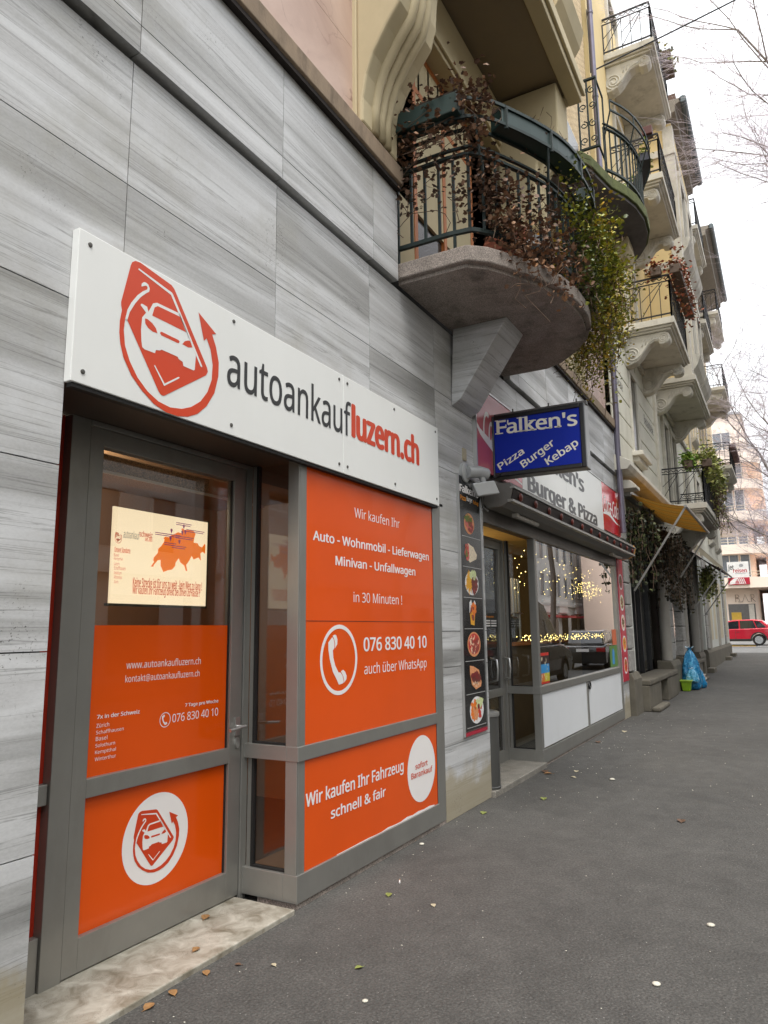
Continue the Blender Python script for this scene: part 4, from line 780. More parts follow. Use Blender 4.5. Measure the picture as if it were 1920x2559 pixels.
dish(mn, 'nuggets_picture', 6.645, .872, Y, [('plate', 'disc', 0, 0, .175, .125, 0, 0, 0), ('orange', 'blob', -.05, .0, .04, .022, 34, .08, .075), ('bread', 'blob', -.03, -.03, .03, .018, 16, .08, .05), ('tomato', 'blob', .09, .0, .03, .02, 14, .05, .06), ('salad', 'blob', .06, .06, .03, .016, 26, .08, .03), ('sauce', 'disc', .04, .03, .028, .024, 0, 0, 0)], 7)
# red banner with five bowls
rb = thing('menu_banner', (14.0, 2.69, .66), 'narrow crimson banner with five round dishes right of the pizza shop window', 'banner')
m = MB(); m.box(13.79, 14.26, 2.685, 2.699, .66, 2.96); m.build('sheet', pm('crimson_banner', c8(186, 36, 62), .35, 0, .12, 1.2), rb)
for i, z_ in enumerate((2.478, 2.09, 1.72, 1.335, .94)):
    dish(rb, 'bowl_picture', 14.02, z_, 2.6845, [('plate', 'disc', 0, 0, .17, .15, 0, 0, 0), (('brown', 'salad', 'cheese', 'fries', 'orange')[i], 'disc', 0, 0, .14, .12, 0, 0, 0), (('meat', 'meat', 'brown', 'orange', 'tomato')[i], 'blob', 0, 0, .03, .02, 26, .10, .09), ('green', 'blob', .02, .03, .02, .012, 8, .08, .06)], 20+i)

# ================================================================ the two curved balconies of the marble building
def offset(path, d):
    o = []
    for i, p in enumerate(path):
        a = Vector(path[max(0, i-1)]); b = Vector(path[min(len(path)-1, i+1)]); t = (b-a).normalized(); o.append((p[0]-t.y*d, p[1]+t.x*d))
    return o
def resample(path, step):
    o = []; carry = 0
    for a, b in zip(path, path[1:]):
        a, b = Vector(a), Vector(b); L = (b-a).length; t = carry
        while t < L: o.append(tuple(a.lerp(b, t/L))); t += step
        carry = t-L
    return o
def smooth_path(p, it=2):
    for _ in range(it):
        q = [p[0]]
        for a, b in zip(p, p[1:]): q += [tuple(Vector(a).lerp(Vector(b), .25)), tuple(Vector(a).lerp(Vector(b), .75))]
        p = q+[p[-1]]
    return p
def slab(name, plan, z0, z1, mat, parent, lip=.05):
    m = MB(); m.prism(plan, 'z', z0+.035, z1); o = m.build(name, mat, parent, bevel=.012)
    c = [(sum(p[0] for p in plan)/len(plan)), 2.7]; ins = [(c[0]+(x-c[0])*.965, 2.7-(2.7-y)*.955) for x, y in plan]
    u = MB(); u.prism(ins, 'z', z0, z0+.04); u.build('underside', mat, o); return o
def strip(m, path, z0, z1, w_):
    a = offset(path, w_/2); b = offset(path, -w_/2); n = len(path)
    vs = [(x, y, z) for z in (z0, z1) for x, y in a]+[(x, y, z) for z in (z0, z1) for x, y in b]
    fs = []
    for i in range(n-1):
        fs += [(i, i+1, n+i+1, n+i), (2*n+i, 3*n+i, 3*n+i+1, 2*n+i+1), (n+i, n+i+1, 3*n+i+1, 3*n+i), (i, 2*n+i, 2*n+i+1, i+1)]
    fs += [(0, n, 3*n, 2*n), (n-1, 3*n-1, 4*n-1, 2*n-1)]
    m.mesh(vs, fs)
P1 = [(5.14, 2.70), (5.14, 2.04), (5.26, 1.90), (5.40, 1.81), (5.73, 1.63), (6.05, 1.50), (6.38, 1.44), (6.73, 1.43), (7.0, 1.465), (7.31, 1.58), (7.6, 1.77), (7.8, 1.95), (7.9, 2.15), (7.9, 2.70)]
b1 = thing('balcony', (6.53, 2.7, 4.59), 'rounded concrete balcony with green iron railing over the pier between the two shops', 'balcony')
slab('slab', P1, 4.59, 4.765, CONCRETE, b1)
m = MB(); m.prism([(2.662, 4.589), (2.10, 4.589), (2.60, 3.86), (2.697, 3.80), (2.697, 3.86)], 'x', 6.27, 6.77); m.build('bracket', MARBLE, b1, bevel=.006)
def railing(parent, plan, z, mat, scroll=True):
    path = smooth_path([(x if i not in (0, len(plan)-1) else x, y) for i, (x, y) in enumerate(offset(plan, .06))], 1)
    m = MB()
    for z0, z1, w_ in ((.15, .185, .035), (.86, .885, .04), (.93, .95, .03)): strip(m, path, z+z0, z+z1, w_)
    rail = m.build('railing', mat, parent)
    for i, p in enumerate(resample(path, .133)):
        m = MB(); lo = .02 if i % 4 == 0 else .16; m.box(p[0]-.011, p[0]+.011, p[1]-.011, p[1]+.011, z+lo, z+.87); m.build('baluster', mat, rail)
    return rail, path
r1, path1 = railing(b1, P1, 4.765, IRON)
out1 = smooth_path(offset(P1, -.10), 1); out2 = smooth_path(offset(P1, .05), 1)
m = MB()
for pth, z_ in ((out1, 5.86), (out1, 6.03), (offset(out1, .16), 5.86)): strip(m, pth, z_, z_+.028, .02)
for p in resample(out1, .55): m.box(p[0]-.014, p[0]+.014, p[1]-.014, p[1]+.014, 5.84, 6.05)
for p, q in zip(resample(out1, .8), resample(path1, .8)):
    m.tube([(q[0], q[1], 5.45), ((p[0]+q[0])/2, (p[1]+q[1])/2, 5.62), (p[0], p[1], 5.86)], .012, 6)
m.build('planter_rack', IRON, b1)
GBOX = pm('green_planter', c8(30, 52, 49), .45, 0, .1, 4, dirt=.25, dirtcol=c8(70, 76, 70)); SOIL = pm('soil', c8(48, 38, 30), .95, 0, .3, 30, bmp=.6)
def planter(pts, w_, z0, z1, label, tilt=0):
    t = thing('planter_box', (pts[0][0], pts[0][1], z0), label, 'planter', 'green planter boxes on the curved balcony'); m = MB(); strip(m, pts, z0, z1, w_); m.build('box', GBOX, t, bevel=.008)
    m = MB(); strip(m, pts, z1, z1+.025, w_-.03); m.build('soil', SOIL, t)
planter([(5.06, 2.66), (5.06, 2.02)], .17, 5.885, 6.06, 'long green planter box hanging on the left end of the curved balcony')
sel = [p for p in offset(out1, .08)]
planter(sel[6:14], .15, 5.885, 6.03, 'curved green planter box on the front of the balcony above the blue sign')
planter(sel[15:22], .15, 5.885, 6.03, 'green planter box at the right of the curved balcony under the yellow leaves')
# folding chair and grill standing on it
fc = thing('folding_chair', (6.3, 2.1, 4.77), 'brown wooden folding chair leaning behind the curved balcony railing', 'chair')
m = MB()
for y in (1.95, 2.35): m.bar((6.05, y, 4.78), (6.55, y, 5.62), .05, .03); m.bar((6.6, y, 4.78), (6.15, y, 5.25), .05, .03)
m.build('frame', WOOD, fc)
m = MB()
for k in range(5): m.box(6.12+.09*k, 6.19+.09*k, 1.93, 2.37, 5.215, 5.235)
m.build('seat', WOOD, fc)
m = MB()
for k in range(3): m.bar((6.40+.05*k, 1.93, 5.37+.09*k), (6.40+.05*k, 2.37, 5.37+.09*k), .03, .06)
m.build('backrest', WOOD, fc)
gl = thing('kettle_grill', (7.0, 2.1, 4.77), 'black covered grill behind the middle of the curved balcony railing', 'grill')
m = MB(); m.lathe([(.05, .52), (.22, .56), (.30, .72), (.30, .78), (.22, .92), (.04, .97)], (7.0, 2.1, 4.77), 24); m.build('bowl', BLACK, gl, smooth=True)
m = MB()
for a in (.3, 2.4, 4.5): m.tube([(7.0+.12*math.cos(a), 2.1+.12*math.sin(a), 5.33), (7.0+.3*math.cos(a), 2.1+.3*math.sin(a), 4.77)], .014, 6)
m.build('legs', BLACK, gl)

# ---- climbing plants
def leaf(mb, p, size, rnd, rr, droop=.5):
    """small lobed leaf, two faces folded along the midrib"""
    th = rr.random()*6.283; el = rr.uniform(-.9, .5)-droop*.5
    u = Vector((math.cos(th)*math.cos(el), math.sin(th)*math.cos(el), math.sin(el))); v = u.cross(Vector((rr.uniform(-.4, .4), rr.uniform(-.4, .4), 1))).normalized(); n = u.cross(v)*rr.uniform(.1, .35)
    P = lambda a, b, c=0: tuple(Vector(p)+u*(a*size)+v*(b*size)+n*(c*size))
    mb.cur = rnd
    mb.mesh([P(0, 0), P(.25, .5, .5), P(.45, .28, .3), P(.68, .42, .4), P(1, 0), P(.68, -.42, .4), P(.45, -.28, .3), P(.25, -.5, .5)], [(0, 1, 2, 3, 4), (0, 4, 5, 6, 7)])
def at_path(path, t):
    k = t*(len(path)-1); i = min(int(k), len(path)-2); f = k-i; return Vector(path[i]).lerp(Vector(path[i+1]), f)
def normal_path(path, t):
    a = at_path(path, max(0, t-.02)); b = at_path(path, min(1, t+.02)); d = (b-a).normalized(); return Vector((d.y, -d.x))*-1
fullp = smooth_path(P1, 2)
def vine(name, label, cat, seed, spec, lmat, smat, size, group=None, dense=1.0):
    rr = random.Random(seed); t = thing(name, (6.5, 1.9, 4.8), label, cat, group); L = MB(); S = MB()
    for (t0, t1, z0, z1, o0, o1, n, c0, c1, s_) in spec:
        n = int(n*dense)
        cl = [(rr.uniform(t0, t1), rr.uniform(z0, z1), rr.uniform(o0, o1)) for _ in range(max(3, n//14))]
        for _ in range(n):
            c = rr.choice(cl); tt = min(t1, max(t0, c[0]+rr.gauss(0, .02))); z_ = c[1]+rr.gauss(0, .10); o_ = c[2]+rr.gauss(0, .055)
            q = at_path(fullp, tt); nn = normal_path(fullp, tt); p = (q.x-nn.x*o_, q.y-nn.y*o_, z_)
            leaf(L, p, size*s_*rr.uniform(.6, 1.35), rr.uniform(c0, c1), rr)
        for k in range(max(2, len(cl)//3)):
            a = rr.choice(cl); pts = []; tt, z_, o_ = a
            for j in range(7):
                q = at_path(fullp, min(.999, max(0, tt))); nn = normal_path(fullp, min(.98, max(.02, tt))); pts.append((q.x-nn.x*o_, q.y-nn.y*o_, z_))
                tt += rr.gauss(0, .014); z_ -= rr.uniform(-.03, .11); o_ += rr.gauss(0, .02)
            S.tube(pts, .0035, 4)
    L.build('foliage', lmat, t); S.build('stems', smat, t); return t
STEM = pm('dry_stem', c8(92, 72, 56), .8, 0, .2, 20)
DRY = leaf_mat('dry_leaves', [c8(60, 44, 36), c8(88, 66, 52), c8(112, 84, 64), c8(138, 104, 78), c8(164, 120, 80)], .7)
GRN = leaf_mat('green_ivy', [c8(46, 56, 30), c8(74, 86, 38), c8(118, 126, 46), c8(164, 164, 56), c8(196, 172, 60), c8(200, 140, 52)], .45)
# path parameter: 0 = left wall end, 1 = right wall end
vine('dry_vine', 'withered brown climbing plant tangled in the left half of the curved balcony railing', 'climbing plant', 4,
     [(.0, .16, 5.75, 6.14, -.02, .22, 420, .1, .8, 1.0), (.02, .22, 5.2, 5.8, -.06, .08, 160, .0, .6, .9), (.10, .38, 5.0, 5.55, -.06, .06, 300, .0, .7, .95), (.20, .46, 4.78, 5.15, -.04, .10, 300, .2, .9, 1.0), (.26, .40, 4.62, 4.85, .0, .10, 90, .5, 1, .95), (.3, .55, 5.9, 6.05, -.1, .1, 50, .0, .4, .6)], DRY, STEM, .044, dense=1.9)
vine('green_ivy', 'lush green and yellow ivy hanging over the right half of the curved balcony', 'climbing plant', 9,
     [(.62, .93, 5.7, 6.15, -.05, .26, 700, .55, 1.0, .95), (.58, .90, 5.1, 5.85, .05, .34, 1500, .2, .8, .85), (.60, .88, 4.75, 5.4, .12, .46, 2000, .3, .85, .72), (.64, .84, 4.45, 4.9, .12, .40, 700, .35, .9, .68), (.46, .66, 4.85, 5.6, -.08, .10, 700, .0, .5, .85), (.40, .60, 5.4, 5.95, -.06, .08, 160, .2, .7, .8), (.68, .82, 4.15, 4.5, .14, .36, 60, .4, .9, .7)], GRN, STEM, .046, dense=1.8)
tw = MB(); rr = random.Random(15)
for k in range(60):
    t_ = rr.uniform(.3, .8); q = at_path(fullp, t_); p = Vector((q.x, q.y-.03, 6.05)); pts = [tuple(p)]
    for j in range(5): p = p+Vector((rr.gauss(0, .05), rr.gauss(0, .04), rr.uniform(-.01, .05))); pts.append(tuple(p))
    tw.tube(pts, .0025, 3)
tag(tw.build('dead_twigs', STEM), 'tangle of thin dead twigs standing in the front planters of the curved balcony', 'twigs')

# ---- second curved balcony, one floor up
P2 = [(9.35, 2.70), (9.35, 1.97), (9.55, 1.86), (10.2, 1.71), (10.5, 1.57), (10.85, 1.46), (11.3, 1.40), (11.75, 1.42), (12.15, 1.52), (12.5, 1.70), (12.75, 1.95), (12.85, 2.2), (12.85, 2.70)]
b2 = thing('balcony', (11.2, 2.7, 8.05), 'rounded balcony with moss on its edge one floor above the curved ivy balcony', 'balcony')
MOSS = pm('mossy_concrete', c8(84, 90, 52), .95, 0, .35, 9, bmp=.5, bscale=60, dirt=.6, dirtcol=c8(60, 60, 48))
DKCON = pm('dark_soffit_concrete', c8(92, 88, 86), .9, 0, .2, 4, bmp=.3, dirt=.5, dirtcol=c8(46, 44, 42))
m = MB(); m.prism(P2, 'z', 8.08, 8.25); sl2 = m.build('slab', MOSS, b2, bevel=.012)
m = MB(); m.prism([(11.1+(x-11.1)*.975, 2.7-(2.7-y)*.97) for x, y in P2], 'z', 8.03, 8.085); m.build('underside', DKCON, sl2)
m = MB(); m.prism([(2.66, 8.03), (1.75, 8.03), (1.73, 7.80), (1.80, 7.68), (1.95, 7.64), (2.10, 7.50), (2.22, 7.28), (2.40, 7.12), (2.66, 7.05)], 'x', 11.6, 12.05); m.build('bracket', CREAM, b2, bevel=.02)
m = MB(); m.prism([(2.66, 7.05), (2.45, 7.05), (2.45, 6.9), (2.66, 6.75)], 'x', 11.55, 12.1); m.build('bracket_foot', CREAM, b2, bevel=.01)
PR2 = [(10.2, 1.74)]+P2[4:]
r2, path2 = railing(b2, PR2, 8.25, IRON)
o2 = smooth_path(offset(PR2, -.09), 1); m = MB()
for z_ in (9.30, 9.46): strip(m, o2, z_, z_+.028, .02)
for p, q in zip(resample(o2, .6), resample(path2, .6)): m.tube([(q[0], q[1], 8.9), (p[0], p[1], 9.30), (p[0], p[1], 9.48)], .012, 6)
m.build('planter_rack', IRON, b2)
# scrolled iron screen at its left end
m = MB(); X = 10.05; ya, yb, za, zb = 2.10, 1.83, 8.72, 9.86
for y in (ya, (ya+yb)/2, yb): m.box(X-.012, X+.012, y-.012, y+.012, za, zb)
for z_ in (za, zb): m.box(X-.02, X+.02, yb-.015, ya+.015, z_-.015, z_+.015)
m.box(X-.012, X+.5, yb-.012, yb+.012, za-.012, za+.012); m.box(X-.012, X+.5, yb-.012, yb+.012, zb-.012, zb+.012); m.box(X+.48, X+.5, yb-.012, yb+.012, 8.3, zb)
def spiral(m, cy, cz, r, turns, sgn, ph):
    m.tube([(X, cy+sgn*r*(1-.75*t)*math.cos(ph+turns*6.283*t), cz+r*(1-.75*t)*math.sin(ph+turns*6.283*t)) for t in [i/26 for i in range(27)]], .009, 5)
for k, cz in enumerate((8.86, 9.12, 9.42, 9.68)):
    for s_ in (1, -1): spiral(m, (ya+yb)/2+s_*.068, cz, .062, 1.25, s_, 1.6 if k % 2 else -1.6)
m.build('scroll_screen', IRON, b2)
pb = thing('planter_box', (11.6, 1.42, 9.3), 'dark planter box on the mossy balcony holding a pale green plant', 'planter')
m = MB(); strip(m, offset(o2, .08)[8:16], 9.31, 9.45, .15); m.build('box', pm('dark_blue_box', c8(34, 36, 52), .5), pb)
fp = thing('potted_plant', (11.7, 1.42, 9.45), 'pale green feathery plant in the planter of the mossy balcony', 'plant')
m = MB(); rr = random.Random(8); oo = offset(o2, .08)
for k in range(420):
    p = at_path(oo[8:16], rr.choice((.12, .2, .75, .85))+rr.gauss(0, .06) if True else 0); leaf(m, (p.x+rr.gauss(0, .04), p.y+rr.gauss(0, .05), 9.47+abs(rr.gauss(0, .13))-.06), .05*rr.uniform(.5, 1.2), rr.uniform(.0, 1), rr)
m.build('foliage', leaf_mat('pale_green', [c8(104, 124, 50), c8(150, 166, 70), c8(188, 196, 96)]), fp)

# ================================================================ the cream building with the scrolled balcony brackets
CRM = pm('cream_render', c8(202, 200, 186), .75, 0, .06, 1.1, bmp=.08, bscale=40, dirt=.4, dirtcol=c8(150, 144, 124))
YEL = pm('yellow_render', c8(214, 192, 142), .8, 0, .06, 1.0, bmp=.05, bscale=40, dirt=.15, dirtcol=c8(170, 146, 100))
STN = pm('pale_moulded_stone', c8(196, 192, 180), .85, 0, .09, 3, dirt=.6, dirtcol=c8(112, 104, 90), bmp=.15, bscale=50)
GRAN = stone_mat('grey_granite', c8(128, 126, 122), c8(164, 162, 158), c8(84, 82, 80), 14, .75)
PLINTH = pm('dirty_plinth_stone', c8(96, 91, 80), .85, 0, .22, 3, bmp=.2, bscale=50, dirt=.5, dirtcol=c8(66, 60, 50))
GRYW = pm('grey_pilaster', c8(150, 146, 138), .6, 0, .08, 2)
bB = thing('cream_building', (28, 4, 0), 'cream and yellow apartment house with scrolled balcony brackets beyond the pizza shop', 'building')
def hzz(x): return hz(x)
m = MB()
for i, (z0, z1) in enumerate([(4.95, 5.10), (5.10, 5.57), (5.57, 6.05), (6.05, 6.52), (6.52, 6.99), (6.99, 7.46), (7.46, 7.95)]):
    for x0, x1 in ((14.285, 16.42), (17.45, 20.2)): m.box(x0, x1, 2.69, 2.9, z0+.012, z1-.012)
m.build('rusticated_wall', CRM, bB, bevel=.012)
m = MB(); m.box(14.285, 41.5, 2.715, 3.4, 4.66, 8.0); m.build('first_floor_wall', CRM, bB)
m = MB(); m.box(14.285, 41.5, 2.70, 3.4, 8.0, 17.4); m.build('upper_wall', YEL, bB)
m = MB(); m.box(14.285, 41.5, 2.62, 2.70, 7.95, 8.08)
pieces('wall_strip', STN, bB, [(20.0, 20.24, 2.62, 2.715, 4.95, 7.94)], bevel=.015)
m.build('wall_band', STN, bB, bevel=.015)
pieces('wall_strip', STN, bB, [(x, x+.5, 2.655, 2.70, 8.08, 17.3) for x in (24.8, 28.9, 32.4, 37.2)], bevel=.015)
m = MB(); text(m, 'Apparate', 14.66, 15.62, 6.60, 6.87, 2.687, 0)
text(m, 'Bestandteile', 18.30, 19.70, 6.64, 6.90, 2.687, 0); m.build('wall_lettering', pm('wall_letter', c8(70, 70, 68), .6), bB)
m = MB(); m.prism([(2.72, 4.62), (2.42, 4.62), (2.36, 4.70), (2.36, 4.78), (2.60, 4.92), (2.72, 4.94)], 'x', 13.98, 20.2); m.prism([(2.72, 4.30), (2.34, 4.30), (2.34, 4.36), (2.44, 4.46), (2.72, 4.5)], 'x', 14.3, 14.75); m.build('shop_cornice', STN, bB, bevel=.01)
def window(x0, x1, z0, z1, sill=True, shut=False):
    f = MB()
    for a in ((x0-.14, x0, z0, z1), (x1, x1+.14, z0, z1), (x0-.14, x1+.14, z1, z1+.18)): f.box(a[0], a[1], 2.63, 2.72, a[2], a[3])
    o = f.build('window', STN, bB, bevel=.012)
    m = MB(); m.box(x0, x1, 2.705, 2.712, z0, z1); m.build('pane', DPANE, o)
    if sill: m = MB(); m.prism([(2.70, z0), (2.52, z0-.01), (2.50, z0-.05), (2.56, z0-.12), (2.70, z0-.22)], 'x', x0-.2, x1+.2); m.build('sill', STN, o)
DPANE = pm('dark_window_pane', c8(44, 44, 42), .12, 0, .2, 2)
m = MB(); m.box(16.42, 17.45, 2.705, 2.712, 5.5, 7.5); f = MB()
for a in ((16.42, 16.56, 5.5, 7.4), (17.31, 17.45, 5.5, 7.4), (16.42, 17.45, 7.4, 7.6)): f.box(a[0], a[1], 2.66, 2.72, a[2], a[3])
wo_ = f.build('window', STN, bB, bevel=.01); m.build('pane', DPANE, wo_)
f = MB(); f.box(16.3, 17.6, 2.46, 2.70, 5.40, 5.50); f.box(16.4, 17.5, 2.56, 2.70, 5.28, 5.40); f.build('sill', STN, wo_, bevel=.01)
for x0 in (21.6, 23.2): window(x0, x0+.9, 5.0, 7.5, False)
for z0 in (8.4, 11.85, 15.35):
    for x0 in (16.9, 26.2, 34.0): window(x0, x0+1.2, z0, z0+2.4, False)
for z0 in (9.0, 12.5, 16.0):
    if z0 < 14: window(30.2, 31.3, z0, z0+2.0)
for z0 in (5.3,):
    for x0 in (26.3, 30.0, 34.0, 37.4): window(x0, x0+1.1, z0, z0+2.0)
EAV = pm('dark_eaves', c8(120, 112, 100), .7); GUT = pm('dark_gutter', c8(84, 92, 94), .5, .3)
def eave(x0, x1, y, z, wall):
    m = MB(); m.prism([(wall, z-.55), (y+.18, z-.32), (y+.16, z-.12), (y, z-.05), (y, z+.05), (wall, z+.15)], 'x', x0, x1); m.build('eaves', EAV, bB)
    m = MB(); m.tube([(x0, y-.05, z), (x1, y-.05, z)], .10, 12); m.build('gutter', GUT, bB, auto=R(40))
eave(20.15, 24.7, 1.36, 16.45, 2.7); eave(29.8, 37.5, 1.36, 17.55, 2.7)
m = MB(); m.box(20.3, 24.6, 1.5, 6, 16.6, 16.8); m.box(14.285, 41.5, 2.72, 6, 17.41, 17.6); m.build('roof', pm('roof_tile', c8(92, 70, 60), .8), bB)
# projecting oriel over the lowest balcony: yellow flank, pale corner, bellied sills
m = MB(); m.box(20.42, 24.45, 1.70, 2.70, 8.37, 16.0); m.build('oriel_wall', YEL, bB)
pieces('oriel_corner', STN, bB, [(20.39, 20.75, 1.665, 1.95, 8.37, 15.9), (24.2, 24.48, 1.665, 1.95, 8.37, 15.9)], bevel=.012)
pieces('oriel_band', STN, bB, [(20.36, 24.5, 1.64, 2.70, z_, z_+.22) for z_ in (11.55, 15.0)], bevel=.012)
for z0 in (9.1, 12.6):
    for x0 in (21.1, 22.9):
        f = MB(); f.box(x0-.14, x0, 1.62, 1.70, z0, z0+2.0); f.box(x0+1.1, x0+1.24, 1.62, 1.70, z0, z0+2.0); f.box(x0-.14, x0+1.24, 1.62, 1.70, z0+2.0, z0+2.18); o = f.build('oriel_window', STN, bB, bevel=.01)
        m = MB(); m.box(x0, x0+1.1, 1.69, 1.697, z0, z0+2.0); m.build('pane', DPANE, o)
        m = MB(); m.prism([(1.70, z0), (1.50, z0-.01), (1.47, z0-.08), (1.55, z0-.3), (1.70, z0-.5)], 'x', x0-.3, x0+1.4); m.build('sill', STN, o)
# ground floor: granite piers, recessed fronts, plinths, benches
def pier(x0, x1, z1=4.3):
    z = .80; m = MB()
    while z < z1-.05:
        zz = min(z+.42, z1); m.box(x0, x1, 2.655, 2.95, z+.008, zz-.008); z = zz
    m.build('granite_pier', GRAN, bB, bevel=.02)
pier(14.33, 14.80); pier(20.0, 20.62); pier(22.5, 23.1); pier(26.4, 27.0); pier(29.6, 30.4); pier(35.2, 35.8); pier(38.6, 39.2)
for x in (19.45, 23.15, 26.05, 27.05, 30.45, 34.8): MB().tube([(x+.2, 2.74, .8), (x+.2, 2.74, 4.2)], .14, 14).build('round_shaft', GRYW, bB, auto=R(40))
pieces('grey_pilaster', pm('pale_grey_wall', c8(196, 198, 192), .7, 0, .06, 1.5, dirt=.2, dirtcol=c8(140, 136, 124)), bB, [(x0, x1, 2.70, 2.95, .78, 4.4) for x0, x1 in ((14.82, 15.12), (20.64, 20.84), (23.5, 23.62), (29.3, 29.58), (30.9, 35.1), (35.9, 38.5), (39.25, 41.5))], bevel=.01)
for x0, x1, d in ((14.33, 15.10, 2.60), (19.35, 20.9, 2.56), (22.2, 23.75, 2.58), (26.0, 27.6, 2.58), (29.2, 41.5, 2.62)):
    MB().prism([(2.95, hz(x0)-.05), (d, hz(x0)-.05), (d, .66), (d+.06, .78), (2.95, .80)], 'x', x0, x1).build('plinth', PLINTH, bB, bevel=.015)
pieces('blind_window', pm('blind_beige', c8(188, 178, 152), .6), bB, [(x0, x1, 2.694, 2.70, 1.1, 3.6) for x0, x1 in ((31.6, 32.6), (33.4, 34.4), (36.4, 37.8), (39.8, 40.8))])
m = MB(); m.box(14.3, 41.5, 2.72, 3.4, 4.25, 4.66); m.build('shop_lintel', pm('tan_lintel_stone', c8(150, 140, 116), .8), bB)  # one even tan tone along the whole lintel
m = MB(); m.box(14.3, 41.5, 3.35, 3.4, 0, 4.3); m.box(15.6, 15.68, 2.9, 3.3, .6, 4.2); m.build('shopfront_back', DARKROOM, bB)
pieces('shop_glass', GLASS_DK, bB, [(15.14, 19.4, 3.02, 3.03, .62, 4.2), (20.9, 22.2, 3.0, 3.01, .2, 4.2), (23.8, 26.0, 3.02, 3.03, .62, 4.2), (27.6, 29.2, 3.0, 3.01, .2, 4.2)])
pieces('shop_mullion', BLACK, bB, [(x, x+.09, 2.96, 3.02, .6, 4.2) for x in (16.9, 17.6, 18.7, 24.6, 25.3)])
m = MB(); m.box(20.86, 21.2, 2.69, 2.699, 1.35, 1.9); m.build('name_board', BLACK, bB); m = MB()
for k in range(3): m.box(20.95, 21.1, 2.685, 2.69, 1.5+.1*k, 1.54+.1*k)
m.build('board_lines', WHITE_V, bB)
m = MB(); m.box(20.66, 20.82, 2.66, 2.70, 1.0, 2.6); m.build('letterbox_panel', pm('polished_steel', c8(160, 162, 164), .12, .9), bB)
for nm, lb, x0, x1 in (('stone_bench', 'grey stone step with recess under the dark shop window beside the granite pier', 15.15, 19.3), ('stone_bench', 'farther stone step beyond the blue rubbish bags', 23.8, 26.0)):
    t = thing(nm, ((x0+x1)/2, 2.6, 0), lb, 'stone step'); m = MB(); m.box(x0, x1, 2.46, 3.0, .50, .60); m.box(x0, x0+1.5, 2.48, 3.0, 0, .50); m.box(x0+2.5, x1, 2.48, 3.0, 0, .5); m.box(x0+1.5, x0+2.5, 2.8, 3.0, 0, .5); m.build('block', PLINTH, t, bevel=.02)
    m = MB(); m.box(x0-.02, x0+1.3, 2.30, 2.46, 0, .09); m.build('foot_slab', PLINTH, t, bevel=.03)
for k, (x0, x1) in enumerate(((28.0, 29.0), (36.6, 37.6), (39.9, 40.9))):
    t = thing('doorstep', (x0, 2.5, hz(x0)), ('low stone doorstep between the bags and the corner', 'low stone doorstep near the far corner of the cream building', 'last low doorstep at the far corner of the cream building')[k], 'doorstep'); m = MB(); m.box(x0, x1, 2.38, 2.63, hz(x0)-.05, hz(x0)+.16); m.build('slab', PLINTH, t, bevel=.03)

